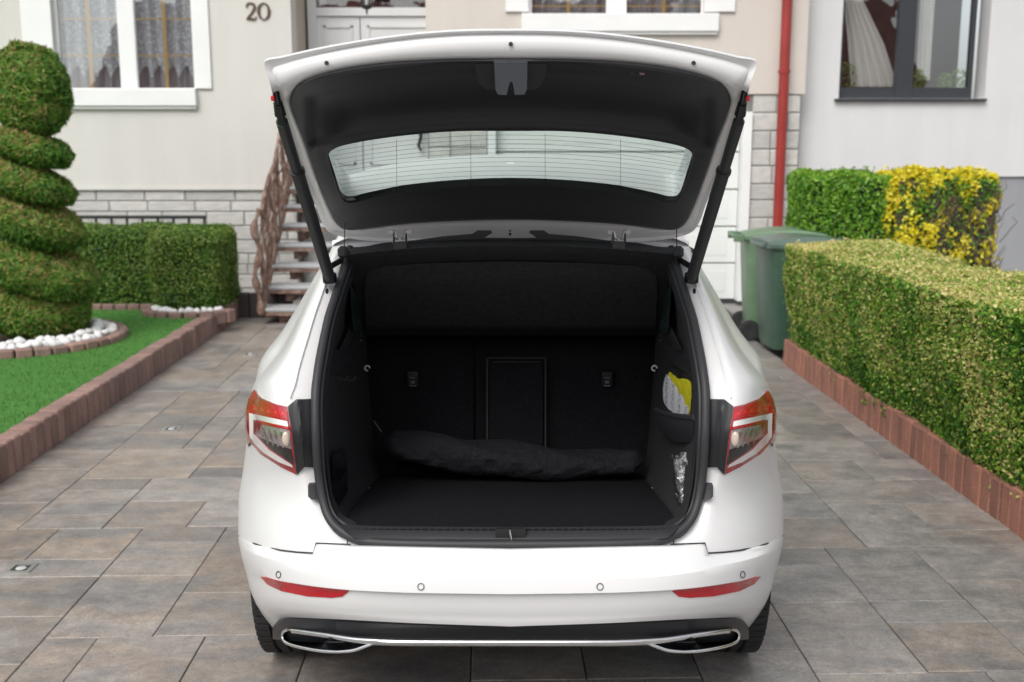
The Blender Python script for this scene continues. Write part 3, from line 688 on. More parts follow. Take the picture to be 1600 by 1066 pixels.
# number
def digit(pts, wd, x, z, s, name):
    m_ = MB(); pts = smooth_poly([(a, b, 0) for a, b in pts], 6, name == 'zero'); w_ = smooth_poly([(q, 0, 0) for q in wd], 6, name == 'zero')
    N_ = len(pts); L = []; Rr = []
    for i, p in enumerate(pts):
        t = (pts[(i+1) % N_]-pts[i-1]) if name == 'zero' else (pts[min(i+1, N_-1)]-pts[max(i-1, 0)])
        nrm = Vector((-t.y, t.x, 0)).normalized(); L.append(p+nrm*w_[i].x); Rr.append(p-nrm*w_[i].x)
    rows = []
    for q, yy in ((L, -.014), (Rr, -.014), (Rr, 0), (L, 0), (L, -.014)): rows.append([Vector((x+p.x*s, yy-.002, z+p.y*s)) for p in q+([q[0]] if name == 'zero' else [])])
    m_.grid(rows); return m_.build('house_number', M['bronze'], house, label={'two': 'bronze digit 2', 'zero': 'bronze digit 0'}[name])
hN = Z_(5, HD)-Z_(31, HD)
digit([(.08, .74), (.12, .92), (.32, 1.0), (.54, .9), (.56, .7), (.42, .45), (.2, .2), (.06, .03), (.3, .06), (.55, .02), (.66, .2)], [.05, .05, .045, .07, .08, .06, .04, .03, .07, .05, .02], X_(384, HD, 20), Z_(31, HD), hN, 'two')
digit([(.36, 1), (.62, .8), (.68, .5), (.62, .2), (.36, 0), (.1, .2), (.04, .5), (.1, .8)], [.03, .07, .09, .07, .03, .07, .09, .07], X_(402, HD, 20)+.01, Z_(31, HD), hN, 'zero')
# lantern
LD = HD+.15; lx = X_(573, LD, 10)
ln = thing('lantern', (lx, LD, Z_(23, LD)), 'black glazed lantern hanging in front of the entrance door', 'lantern')
m_ = MB(); m_.lathe([(.002, 0), (.012, .02), (.01, .05), (.055, .07), (.07, .09), (.066, .1), (.0, .1)], n=16); m_.build('base', M['black'], ln, smooth=True)
m_ = MB(); m_.lathe([(.05, .101), (.095, .34)], n=6); m_.build('glass', M['winglass'], ln)
m_ = MB()
for i in range(6):
    a = i*math.pi/3; m_.tube([(.052*math.cos(a), .052*math.sin(a), .1), (.098*math.cos(a), .098*math.sin(a), .345)], .006, 5)
m_.lathe([(.105, .34), (.1, .36), (.03, .46), (.01, .5), (.006, .9)], n=12); m_.build('frame', M['black'], ln)
m_ = MB(); m_.lathe([(.0, .1), (.018, .1), (.018, .2), (.0, .21)], n=10); m_.build('candle', M['lens_white'], ln)
# light shaft railing behind the clipped hedge
rl = thing('railing', (X_(125, 12.0, 340), 12.0, 0), 'low black iron rail over the basement window behind the clipped hedge', 'railing')
rw_ = X_(322, 12.0, 340)-X_(125, 12.0, 340)
m_ = MB(); m_.b2(-1, rw_, -.02, .02, Z_(342, 12)-.0, Z_(337, 12)); m_.build('top_rail', M['black'], rl)
for i in range(12):
    m_ = MB(); x = rw_-.02-i*.17; m_.b2(x-.012, x+.012, -.012, .012, .0, Z_(342, 12)-.001); m_.build('bar', M['black'], rl)

# stairs
st = thing('staircase', (0, 10.85, 0), 'outdoor staircase of pale stone treads on brown steel with a rustic branch-like railing', 'staircase')
sxl, sxr = -2.5, -1.28
for i in range(7):
    z = .19*(i+1)-.03; y = i*.245-.02
    m_ = MB(); m_.b2(sxl, sxr, y-.17, y+.15, z-.035, z, .008); o = m_.build('tread', M['tread'], st)
    q = MB(); q.b2(sxl+.005, sxr-.005, y-.16, y+.14, z-.075, z-.036); q.build('tread_frame', M['branch'], o)
for s_ in (-.42, .42):
    m_ = MB(); c = (sxl+sxr)/2+s_*.9
    for i in range(7):
        z = .19*(i+1)-.105; y = i*.245-.02; m_.b2(c-.045, c+.045, y-.05, y+.28, z-.09, z+.02)
    m_.b2(c-.06, c+.06, -.1, .04, 0, .085)
    m_.build('stringer', M['branch'], st)
r2 = random.Random(9); hrp = lambda t: Vector((sxl+.05, -.15+t*1.7, 1.12+t*1.25)); lwp = lambda t: Vector((sxl+.03, -.15+t*1.7, .14+t*1.3))
m_ = MB(); m_.tube([hrp(t/8)+Vector((r2.uniform(-.012, .012), 0, r2.uniform(-.015, .015))) for t in range(9)], .02, 8); m_.build('handrail', M['branch'], st, smooth=True)
m_ = MB(); m_.tube([lwp(t/8) for t in range(9)], .022, 8); m_.build('bottom_rail', M['branch'], st, smooth=True)
for i in range(34):
    t = (i+.3)/34*1.0; a = lwp(t); b = hrp(min(1, max(0, t+r2.uniform(-.1, .1)))); pts = []
    for k in range(7):
        f_ = k/6; p = a.lerp(b, f_); e = math.sin(f_*math.pi); pts.append(p+Vector((r2.uniform(-.05, .05)*e, r2.uniform(-.06, .06)*e, r2.uniform(-.02, .02))))
    m_ = MB(); m_.tube(smooth_poly(pts, 2), [r2.uniform(.006, .017) for _ in range(13)], 6); m_.build('branch', M['branch'], st, smooth=True)
m_ = MB(); nwl = [Vector((sxl+.02, -.2, .1)), Vector((sxl+.0, -.18, .3)), Vector((sxl-.03, -.2, .5)), Vector((sxl+.02, -.17, .7)), Vector((sxl-.02, -.2, .95)), Vector((sxl+.04, -.16, 1.13))]
m_.tube(smooth_poly(nwl, 4), [.03+.014*math.sin(i*1.3) for i in range(21)], 8); m_.build('newel_post', M['branch'], st, smooth=True)

# ------------------------------------------------------------------ neighbour house
ND = 12.62
nb_ = thing('neighbour_house', (3, ND, 0), 'white rendered house with grey plinth and anthracite window at the right', 'house')
HB = Vector((3, ND, 0))
nz = Z_(276, ND); wn = (X_(1314, ND, 80), X_(1530, ND, 80), Z_(154, ND), 4.3); nx0 = X_(1245, ND, 100); nx1 = 16.0
m_ = MB(); hb(nx0, wn[0], ND, ND+.3, nz, TOP, m_); hb(wn[1]+.1, nx1, ND, ND+.3, nz, TOP, m_); hb(wn[0], wn[1]+.1, ND, ND+.3, nz, wn[2], m_); hb(wn[0], wn[1]+.1, ND, ND+.3, wn[3], TOP, m_); m_.build('wall', M['wallN'], nb_)
m_ = MB(); hb(nx0, nx1, ND+.03, ND+.3, 0, nz-.002, m_); m_.build('plinth', M['plinthN'], nb_)
zs = wn[2]; WD = ND+.13
def fx(px): return X_(px, WD, 100)
m_ = MB(); b0 = Z_(137, WD)
hb(fx(1316)-.06, fx(1316), WD, WD+.07, zs, wn[3], m_); hb(fx(1400), fx(1428), WD-.01, WD+.07, zs+.002, wn[3]-.002, m_, .008); hb(fx(1514), wn[1], WD, WD+.07, zs, wn[3], m_); hb(fx(1316)-.001, fx(1514)+.001, WD+.002, WD+.07, zs, b0, m_)
wn_ = m_.build('window', M['anth'], nb_)
m_ = MB(); hb(wn[0]-.05, wn[1]+.11, ND-.06, WD, zs-.03, zs-.004, m_, .006); m_.build('sill', M['anth'], wn_)
for a, b in ((fx(1316), fx(1400)), (fx(1428), fx(1514))):
    m_ = MB(); hb(a, b, WD+.03, WD+.036, b0, wn[3], m_); m_.build('pane', M['winglass'], wn_)
m_ = MB(); n_ = 40; cxp = fx(1318); rows = []
for k, z in enumerate((wn[3], b0+1.0, b0+.5, b0+.02)):
    fl = (.12, .22, .42, .55)[k]*1.0; off = (0, .02, .1, .16)[k]
    rows.append([Vector((cxp+off+fl*i/n_-HB.x, WD+.2-HB.y+.025*math.sin(i*.8), z)) for i in range(n_+1)])
m_.grid(rows); m_.build('curtain', M['sheer'], wn_, smooth=True)
m_ = MB(); rows = [[Vector((fx(1445)+.16*i/20-HB.x, WD+.25-HB.y+.02*math.sin(i*1.1), z)) for i in range(21)] for z in (wn[3], b0+.1)]; m_.grid(rows); m_.build('curtain', M['sheer'], wn_, smooth=True)
m_ = MB(); hb(wn[0]-.3, wn[1]+.3, WD+1.2, WD+1.25, zs-.5, wn[3]+.2, m_); hb(wn[0]-.3, wn[1]+.3, WD+.08, WD+1.2, zs-.06, zs-.01, m_); m_.build('room', M['dark'], wn_)
for k, px in enumerate((1322, 1436, 1478, 1500)):
    x = X_(px, WD+.15, 120); pp = thing('pot_plant', (x, WD+.18, zs), ('leafy plant in a pot at the left corner of the anthracite window', 'small green plant just right of the dark window mullion', 'low pot plant in the middle of the right anthracite pane', 'reddish pot plant at the right end of the anthracite window')[k], 'plant')
    m_ = MB(); m_.lathe([(0, 0), (.05, 0), (.065, .1), (0, .1)], n=14); m_.build('pot', M['bark'], pp, smooth=True)
    n_ = 160; v = rng.normal(size=(n_, 3)); v /= np.linalg.norm(v, axis=1)[:, None]; s_ = (.16, .12, .1, .12)[k]
    foliage('foliage', v*s_*np.array([.8, .5, 1])+np.array([0, 0, .1+s_]), v, .05, .35, (0, .1, 0, .1)[k], M['privet'], pp, .6, None)

# house over the street that the windows mirror
HB = Vector((0, -13, 0)); oh = thing('opposite_house', (0, -13, 0), 'red tiled house across the street mirrored in the window panes', 'house')
m_ = MB(); hb(-14, 14, -19, -13, -.05, 3.2, m_); m_.build('wall', M['wallR'], oh)
m_ = MB(); m_.poly3([(-14.4, .5, 3.0), (14.4, .5, 3.0), (14.4, -4, 7.0), (-14.4, -4, 7.0)], (0, -.1, .15)); m_.build('roof', M['tile'], oh)
m_ = MB(); m_.poly3([(3.2, .8, 3.2), (8.2, .8, 3.2), (5.7, .8, 6.6)], (0, -3, 0)); m_.build('gable', M['wallR'], oh)

# ------------------------------------------------------------------ wheelie bins
def bin_(x, y, rz, bodym, lidm, label):
    t = thing('wheelie_bin', (x, y, 0), label, 'bin', 'wheelie bins by the garage', rz); t.scale = (.95, .95, .95)   # local: back (wheels) at -x
    m_ = MB(); secs = ((.06, .29, .235), (.10, .30, .245), (.5, .325, .26), (.93, .35, .275), (.95, .365, .288), (.985, .365, .288)); rows = []
    for z, a, b in secs:
        c = .05; rows.append([Vector((px_, py_, z)) for px_, py_ in ((-a+c, -b), (a-c, -b), (a-.015, -b+.015), (a, -b+c), (a, b-c), (a-.015, b-.015), (a-c, b), (-a+c, b), (-a+.015, b-.015), (-a, b-c), (-a, -b+c), (-a+.015, -b+.015))])
    m_.grid(rows, loop=True); m_.add(rows[0], [tuple(range(12))]); m_.build('body', bodym, t, smooth=True, angle=30)
    m_ = MB(); m_.b2(-.02, .02, -.300, -.262, .12, .92, .006); m_.build('rib', bodym, t)
    rows = []
    for i in range(9):
        f_ = i/8; xx_ = -.375+.765*f_; zc = 1.0+.055*math.sin(f_*math.pi*.9)
        rows.append([Vector((xx_, yy_, z_)) for yy_, z_ in ((-.297, .965), (-.297, .995), (-.26, zc), (0, zc+.015), (.26, zc), (.297, .995), (.297, .965))])
    m_ = MB(); m_.grid(rows); m_.add(rows[0], [tuple(range(7))]); m_.add(rows[-1], [tuple(range(7))]); m_.b2(.39, .42, -.2, .2, .965, 1.0, .006); m_.build('lid', lidm, t, smooth=True, angle=35)
    m_ = MB(); m_.tube([(-.46, -.22, .99), (-.46, .22, .99)], .016, 10)
    for s_ in (-.22, .22): m_.b2(-.47, -.37, s_-.02, s_+.02, .94, 1.01, .004)
    m_.build('handle', bodym, t, smooth=True)
    m_ = MB(); m_.tube([(-.3, -.29, .1), (-.3, .29, .1)], .012, 8); m_.build('axle', M['steel'], t)
    for s_ in (-1, 1):
        m_ = MB(); m_.lathe([(0, -.02), (.05, -.02), (.075, -.025), (.1, -.02), (.1, .02), (.075, .025), (.05, .02), (0, .02)], (-.3, s_*.3, .1), 'y', 24); m_.build('wheel', M['tyre'], t, smooth=True)
bin_(2.46, 9.22, R(184), M['binA'], M['binlid'], 'dark green wheelie bin touching the far end of the box hedge')
bin_(2.46, 10.0, R(-4), M['binB'], M['binB'], 'lighter green wheelie bin farther back, beside the white garage frame')

# recessed paving lights
for (px, py, lb) in ((33, 889, 'square recessed paving light nearest the camera, left of the car'), (268, 671, 'square recessed paving light level with the car tail lamps, left'), (391, 554, 'farthest square recessed paving light, near the foot of the stairs')):
    c = Gd(px, py); pl = thing('paving_light', (c.x, c.y, 0), lb, 'ground light', 'recessed lights in the drive', -YAW)
    m_ = MB(); s_ = .052
    for a, b, c_, d in ((-s_, s_, -s_, -s_+.018), (-s_, s_, s_-.018, s_), (-s_, -s_+.018, -s_+.018, s_-.018), (s_-.018, s_, -s_+.018, s_-.018)): m_.b2(a, b, c_, d, -.01, .006)
    m_.build('frame', M['steel'], pl)
    m_ = MB(); m_.b2(-s_+.018, s_-.018, -s_+.018, s_-.018, -.01, .003); m_.build('plate', M['brake'], pl)
    m_ = MB(); m_.lathe([(0, .008), (.018, .007), (.022, .0035)], n=20); m_.build('lens', M['lens_grey'], pl, smooth=True)
# ------------------------------------------------------------------ the car
OFF = Vector((-.004, 3.54, 0))
def cmesh_build(self, name, mat, parent=None, smooth=False, angle=None, **kw):
    s2 = MB(); s2.v = [(p[0], p[1]-OFF.y, p[2]) for p in self.v]; s2.f = self.f
    return obj(name, s2.mesh(name, mat, smooth, angle), parent, **kw)
MB.cb = cmesh_build
def cD(d): return 3.54+(d-4.07)*1.03
def C(u, py, D): return P(800+u, py, D)          # u: half-width reading from the car's centre line
def slope(py): v = py-533; return (F*sp+v*cp)/(F*cp-v*sp)
AX, AZ, AR = 3.63, .34, .375
def archD(py):
    t = slope(py); a = 1+t*t; b = -2*(AX+t*(H-AZ)); c = AX*AX+(H-AZ)**2-AR*AR; q = b*b-4*a*c
    return (-b-math.sqrt(q))/(2*a) if q > 0 else AX-.02
Do_ = pchip([(385, cD(3.85)), (430, cD(3.74)), (455, cD(3.69)), (500, cD(3.60)), (545, cD(3.52)), (580, cD(3.465)), (600, cD(3.44)), (620, cD(3.42)), (740, cD(3.36)), (866, cD(3.29))])
a_ = pchip([(385, 257), (430, 270), (455, 278), (500, 292), (545, 302), (580, 308), (620, 312), (680, 311), (740, 307), (790, 298), (820, 285), (838, 268), (850, 240), (867, 200)])
e_ = pchip([(385, 279), (430, 299), (455, 312), (500, 334), (545, 359), (580, 386), (598, 400), (612, 405), (640, 411), (690, 413), (740, 419), (780, 425), (830, 426), (867, 423)])
c_ = pchip([(385, 266), (430, 290), (455, 298), (500, 317), (545, 331), (580, 340), (600, 345), (640, 346), (700, 338), (740, 328), (800, 313), (867, 308)])
De1 = pchip([(385, cD(3.98)), (500, cD(3.93)), (600, cD(3.88)), (640, cD(3.90)), (690, cD(3.97)), (735, archD(735))])
def sst(a, b, x): t = min(1, max(0, (x-a)/(b-a))); return t*t*(3-2*t)
def latf(s): return 1-max(0, 1-min(1, s)**4.2)**.47
def De_(py): return De1(py) if py < 735 else archD(py)
def Dbody(u, py):
    u = abs(u); a, e, c = a_(py), e_(py), c_(py); Do, De = Do_(py), De_(py)
    k = sst(670, 800, py); lat = k*(De-Do)*latf(u/e)
    if u <= c:
        t = max(0, (c-u)/(c-a+1e-6)); return Do+.022*min(t, 1.6)**1.3+lat
    s = min(1, (u-c)/(e-c)); d1 = Do+(De-Do)*(1-max(0, 1-s**2.3)**.55); return d1 if k == 0 else d1*(1-k)+k*Do+lat
SEAM = lin([(0, 857), (255, 852), (304, 850), (308, 865), (360, 861), (400, 851), (426, 838)])
def Dop(u, y): y = min(866, y); return Do_(y)+sst(670, 800, y)*(De_(y)-Do_(y))*latf(abs(u)/e_(y))
car = thing('car', OFF, 'white compact SUV seen from behind with its tailgate raised and boot open', 'car')
def both(fn):
    for sg in (-1, 1): fn(sg)

# body: rear quarters, sides, roof, bonnet
B = MB(); B.keep = False
pys = [385, 395, 408, 420, 435, 450, 465, 480, 500, 520, 545, 562, 578, 590, 598, 606, 614, 624, 640, 660, 680, 700, 715, 735, 750, 765, 780, 800, 815, 830, 836, 840, 845, 849, 853, 858, 862, 868]
def quarter(sg):
    rows = []
    for py in pys:
        a, e, c = a_(py), e_(py), c_(py); row = []
        for k in range(7): u = a+(c-a)*k/6; y_ = min(py, SEAM(u)+1.5); row.append(C(sg*u, y_, Dbody(u, y_)))
        for k in range(1, 27):
            ph = math.pi/2*k/26; u = c+(e-c)*math.sin(ph); y_ = min(py, SEAM(u)+1.5); row.append(C(sg*u, y_, Dbody(u, y_)))
        rows.append(row)
    B.grid(rows, flip=sg > 0)
both(quarter)
XT = pchip([(.15, .895), (.5, .925), (.75, .93), (1.0, .885), (1.08, .825), (1.3, .69), (1.45, .60), (1.6, .5)])
ZT = pchip([(3.3, 1.44), (4.4, 1.455), (5.2, 1.43), (5.45, 1.39), (6.05, 1.04), (6.5, .96), (6.9, .84), (7.06, .7)])
def lowz(D):
    for ax in (AX, AX+2.69):
        if abs(D-ax) < AR: return AZ+math.sqrt(AR*AR-(D-ax)**2)
    return .24
side_py = [p for p in pys if p <= 735]; zeb = C(0, 735, De_(735)).z; zet = C(0, 385, De_(385)).z
def sidept(sg, py, D):
    De = De_(py); e0 = C(e_(py), py, De); tau = (e0.z-zeb)/(zet-zeb)
    k = min(1, max(0, (D-De)/.5)); z1 = lowz(D)+tau*(ZT(D)-lowz(D)); z = e0.z+(z1-e0.z)*min(1, k*3)
    x = e0.x+(XT(z)-e0.x)*(k*k*(3-2*k)); fr = max(0, (D-6.3)/.76); x -= .16*fr*fr
    return Vector((sg*x, D, z))
svals = sorted(set([0, .008, .016, .03, .05, .08]+[ .05+i*.0245 for i in range(39)]+[1]))
def sides(sg):
    rows = []; W = MB(); wr_ = []
    for py in side_py:
        De = De_(py); rows.append([sidept(sg, py, De+(7.04-De)*s) for s in svals])
    for i in range(len(rows)-1):
        for j in range(len(svals)-1):
            quad = (rows[i][j], rows[i+1][j], rows[i+1][j+1], rows[i][j+1]); cz = sum(q.z for q in quad)/4; cy = sum(q.y for q in quad)/4
            top = ZT(cy); gl = cz > 1.075 and cz < top-.03 and 4.05 < cy < 5.75
            (W if gl else B).add(quad if sg < 0 else quad[::-1], [(0, 1, 2, 3)])
    W.cb('side_window', M['darkglass'], car, smooth=True)
both(sides)
Wd = MB(); Rf = MB(); cols = []
ds = [De_(385)+(7.04-De_(385))*s for s in svals]
for D in ds:
    p = sidept(1, 385, D); bulge = .075 if D < 5.6 else .05
    cols.append([Vector((p.x*math.sin(math.pi/2*k/8), D, p.z+bulge*(math.cos(math.pi/2*k/8)**1.2 if abs(k) < 8 else 0))) for k in range(-8, 9)])
for j in range(len(ds)-1):
    for k in range(16):
        q = (cols[j][k], cols[j+1][k], cols[j+1][k+1], cols[j][k+1]); (Wd if 5.42 < ds[j] < 5.98 and 0 < k < 15 else B).add(q, [(0, 1, 2, 3)])
B.add(cols[-1]+[Vector((.75, 7.04, .24)), Vector((-.75, 7.04, .24))], [tuple(range(19))])
B.cb('body', M['paint'], car, smooth=True, angle=38)
Wd.cb('windscreen', M['darkglass'], car, smooth=True)
q = MB(); q.b2(-.6, .6, 3.1, 7.0, .34, .36); q.b2(-.5, .5, 3.15, 3.4, .36, .4); q.cb('underbody', M['brake'], car)
# roof gutter behind the hinges
q = MB(); rows = []
for py, d in ((364, 4.0), (372, 3.98), (380, 3.93), (388, 3.89), (400, 3.86), (402, 3.90)):
    rows.append([C(u, py+12*abs(u/279)**4, cD(d)-.0+.02*abs(u/279)**2) for u in np.linspace(-279, 279, 41)])
q.grid(rows); q.cb('roof_gutter', M['paint'], car, smooth=True)

# door shut lines and sills on the flanks
for sg in (-1, 1):
    for D_ in (4.12, 4.95, 5.95):
        m_ = MB(); m_.tube([sidept(sg, py, D_+.0)+Vector((sg*.0015, 0, 0)) for py in side_py[6:]], .0022, 5); m_.cb('door_gap', M['black'], car)
    for D_ in (4.25, 5.1):
        p = sidept(sg, 624, D_)+Vector((sg*.02, 0, 0)); m_ = MB(); m_.tube([p+Vector((-sg*.02, 0, 0)), p+Vector((0, .03, 0)), p+Vector((0, .15, .003)), p+Vector((-sg*.02, .18, 0))], .011, 8); m_.cb('door_handle', M['paint'], car, smooth=True)

# patches that follow a surface
def inside(p, poly):
    x, y = p; c = False; n = len(poly)
    for i in range(n):
        x1, y1 = poly[i]; x2, y2 = poly[(i+1) % n]
        if (y1 > y) != (y2 > y) and x < (x2-x1)*(y-y1)/(y2-y1)+x1: c = not c
    return c
def patch(mb, poly, Df, off, sg=1, step=7, back=.008, smoothit=False):
    if smoothit: poly = [(p.x, p.y) for p in smooth_poly([(a, b, 0) for a, b in poly], 3, True)]
    bd = []
    for i in range(len(poly)):
        a, b = Vector(poly[i]), Vector(poly[(i+1) % len(poly)]); n = max(1, int((b-a).length/step))
        bd += [a.lerp(b, k/n) for k in range(n)]
    nb_ = len(bd); pts = list(bd); xs = [p.x for p in bd]; ys = [p.y for p in bd]
    y = min(ys)+step*.6
    while y < max(ys):
        x = min(xs)+step*.6
        while x < max(xs):
            if inside((x, y), [(p.x, p.y) for p in bd]) and min((Vector((x, y))-p).length for p in bd) > step*.45: pts.append(Vector((x, y)))
            x += step
        y += step
    v, e, f, *_ = geometry.delaunay_2d_cdt(pts, [], [list(range(nb_))], 1, 1e-4)
    fr = [C(sg*p.x, p.y, Df(p.x, p.y)+off) for p in v]; o = len(mb.v); n = len(fr)
    mb.add(fr+[p+Vector((0, back, 0)) for p in fr], [tuple(t) for t in f])
    for k in range(nb_):
        mb.f.append((o+k, o+(k+1) % nb_, o+n+(k+1) % nb_, o+n+k))
    return mb
# tail lamps
def Dl(u, y): k = e_(y)*.974; return Dbody(min(u, k), y)+max(0, u-k)*.0032
def lamp(sg):
    base = [(402, 610), (388, 623), (367, 632), (349, 636), (345, 657), (342, 672), (340, 691), (335, 742), (359, 730), (391, 710), (407, 691), (412, 676), (412.5, 641), (409, 622)]
    m_ = patch(MB(), base, Dl, -.004, sg, 4, .012)
    # wraps round the flank
    L = [(402, 610), (409, 622), (412.5, 641), (412, 676), (407, 691)]
    m_.grid([[C(sg*u, py, Dl(u, py)-.004+.15*k)+Vector((sg*.006*(k > 0), 0, -.02*k)) for u, py in L] for k in (0, .3, .6, 1)])
    lp = m_.cb('tail_lamp', M['lens_dred'], car, smooth=True, angle=50)
    patch(MB(), [(410, 637), (388, 625), (350, 642.5), (348, 655), (410, 643)], Dl, -.008, sg, 4, .004).cb('indicator', M['lens_red'], lp, smooth=True)
    m_ = MB()
    for k in range(5):
        x = 404-k*11; patch(m_, [(x, 641+k*1.6), (x-8, 641+k*2.4), (x-4, 633+k*2.6)], Dl, -.0105, sg, 5, .003)
    m_.cb('facet', M['lens_pink'], lp)
    for poly in ([(412, 642), (348, 656), (347, 658.5), (411, 645)], [(401, 655), (347, 668), (346, 671.5), (399, 659.5)]):
        patch(MB(), poly, Dl, -.0095, sg, 4, .004).cb('red_rim', M['lens_red'], lp)
    cw = [(409, 645.5), (349, 658.5), (347.5, 667), (402, 656), (402, 678), (396, 685), (378, 704), (342, 727), (340, 731), (362, 722.5), (386, 708), (402, 692), (408, 682)]
    patch(MB(), cw, Dl, -.009, sg, 4, .005).cb('light_guide', M['lens_white'], lp, smooth=True)
    patch(MB(), [(396, 680), (389, 664), (345, 672.5), (342, 702), (378, 692)], Dl, -.006, sg, 4, .004).cb('reflector_bowl', M['reflector'], lp, smooth=True)
    patch(MB(), [(395, 683), (343, 703), (338.5, 727), (374, 703)], Dl, -.0065, sg, 4, .004).cb('dark_bezel', M['gloss'], lp)
    m_ = MB()
    for k in range(4): patch(m_, [(388-k*9, 668+k*2), (385-k*9, 668.6+k*2), (378-k*8, 694+k*2), (380-k*8, 694+k*2)], Dl, -.009, sg, 4, .003)
    m_.cb('reflector_rib', M['chrome'], lp)
    m_ = MB(); p = C(sg*351, 686, Dl(351, 686)-.012); rows = []
    for i in range(7):
        th = math.pi*i/6; rows.append([p+Vector((.011*math.sin(th)*math.cos(a), .007*math.sin(th)*math.sin(a), .021*math.cos(th))) for a in [2*math.pi*j/12 for j in range(12)]])
    m_.grid(rows, loop=True); m_.cb('bulb', M['bulb'], lp, smooth=True)
    patch(MB(), [(u+(.8 if u > 375 else -.5), y) for u, y in base], Dl, -.0155, sg, 4, .014).cb('lamp_cover', M['lampglass'], lp, smooth=True, angle=50)
    tr_ = [(348, 635), (336, 625.5), (311, 624), (311, 680), (303, 731), (322, 730), (334, 742.5), (340, 690), (344, 660)]
    tp_ = patch(MB(), tr_, lambda u, y: Dbody(u, y)-.006*math.exp(-((u-(331-(y-640)*.09))/5)**2), -.006, sg, 4, .012).cb('lamp_surround', M['plastic'], car, smooth=True, angle=30)
    m_ = MB(); m_.tube([C(sg*(330-(y-642)*.09), y, Dbody(330, y)-.013) for y in (643, 665, 690, 728)], .0017, 6); m_.cb('ridge', M['plastic'], tp_)
    patch(MB(), [(316.5, 758), (300, 757), (297, 781), (311, 781), (316.5, 776)], Dbody, -.02, sg, 6, .03).cb('rubber_stop', M['rubber'], car)
    m_ = MB(); 
    for (u, y, r) in ((287, 455, 2.6),): patch(m_, [(u+r*math.cos(a), y+1.7*r*math.sin(a)) for a in [i*math.pi/6 for i in range(12)]], Dbody, -.0015, sg, 3, .001)
    m_.cb('access_hole', M['black'], car)
    m_ = MB(); m_.tube([C(sg*u, y, Dbody(u, y)-.0055) for u, y in ((345, 622), (337, 600), (330, 570), (318, 530), (306, 490), (292, 450), (284, 425))], .0024, 6); m_.cb('drip_channel', M['paint'], car, smooth=True)
both(lamp)

# bumper
def LN(*p): return lin(p)
rows_b = [
 (LN((0, 857), (255, 852), (304, 850), (308, 865), (360, 861), (400, 851), (426, 838)), 426, 3.300),
 (LN((0, 859), (255, 854), (304, 853), (309, 868), (360, 863), (400, 853), (426, 840)), 426, 3.287),
 (pchip([(0, 868), (250, 865), (300, 868), (318, 872), (360, 868), (400, 857.5), (425.5, 844)]), 425.5, 3.268),
 (pchip([(0, 886), (250, 883), (318, 880), (377, 869), (410, 858), (425, 849)]), 425, 3.236),
 (pchip([(0, 903), (200, 899), (310, 886.5), (377, 873), (410, 861), (424, 853)]), 424, 3.215),
 (pchip([(0, 907), (200, 903), (310, 891), (377, 877), (410, 865), (423, 858)]), 423, 3.209),
 (pchip([(0, 918), (200, 913), (310, 901), (377, 888), (404, 878), (420, 872)]), 420, 3.205),
 (pchip([(0, 928.5), (150, 926.5), (251, 922), (358, 908), (391, 900), (415, 890)]), 415, 3.203),
 (pchip([(0, 930.5), (150, 928.5), (251, 924), (358, 910), (391, 902), (414, 893)]), 414, 3.217),
 (pchip([(0, 946), (150, 943), (251, 936), (340, 924), (385, 914), (411, 905)]), 411, 3.224),
 (pchip([(0, 961), (148, 957.5), (267, 948.5), (330, 939), (380, 926), (408, 918)]), 408, 3.230),
 (pchip([(0, 964), (148, 960.5), (267, 952), (330, 944), (380, 936), (404, 930)]), 404, 3.234),
 (pchip([(0, 970), (148, 966), (278, 957), (340, 951), (385, 946), (398, 944)]), 398, 3.236),
 (pchip([(0, 975), (148, 970), (278, 962), (345, 958), (380, 958), (388, 960)]), 388, 3.239),
 (pchip([(0, 979), (148, 974), (278, 967.5), (346, 965), (362, 969), (372, 981)]), 372, 3.243)]
def bD(row, u):
    f, e, dc = row; De = archD(f(e)); s = min(1, u/e); return cD(dc)+(De-cD(dc))*latf(s)
def Dbump(u, py):
    u = abs(u); prev = None
    for r in rows_b:
        y = r[0](min(u, r[1])); d = bD(r, u)
        if prev and py <= y: t = (py-prev[0])/max(1e-6, y-prev[0]); return prev[1]+(d-prev[1])*min(1, max(0, t))
        prev = (y, d)
    return prev[1]
ts = [0, .1, .2, .3, .4, .48, .54, .585, .61, .66, .695, .705, .715, .727, .75, .78, .81, .84, .865, .89, .91, .93, .947, .96, .972, .982, .99, .996, 1]
ts_all = [-t for t in ts[:0:-1]]+ts
m_ = MB(); rows = []
first = rows_b[0]; rows.append([C(t*first[1], first[0](abs(t)*first[1]), bD(first, abs(t)*first[1])+.03) for t in ts_all])
for r in rows_b: rows.append([C(t*r[1], r[0](abs(t)*r[1]), bD(r, abs(t)*r[1])-.0055*(1-abs(t)**8)) for t in ts_all])
last = rows_b[-1]; rows.append([C(t*last[1], last[0](abs(t)*last[1])-1.0, bD(last, abs(t)*last[1])+.03) for t in ts_all])
m_.grid(rows)
for sg in (0, -1):      # returns into the wheel arches
    m_.grid([[r[sg] for r in rows[1:-1]], [r[sg]+Vector((.05 if sg == 0 else -.05, .012, 0)) for r in rows[1:-1]]])
bump = m_.cb('bumper', M['paint'], car, smooth=True, angle=24)
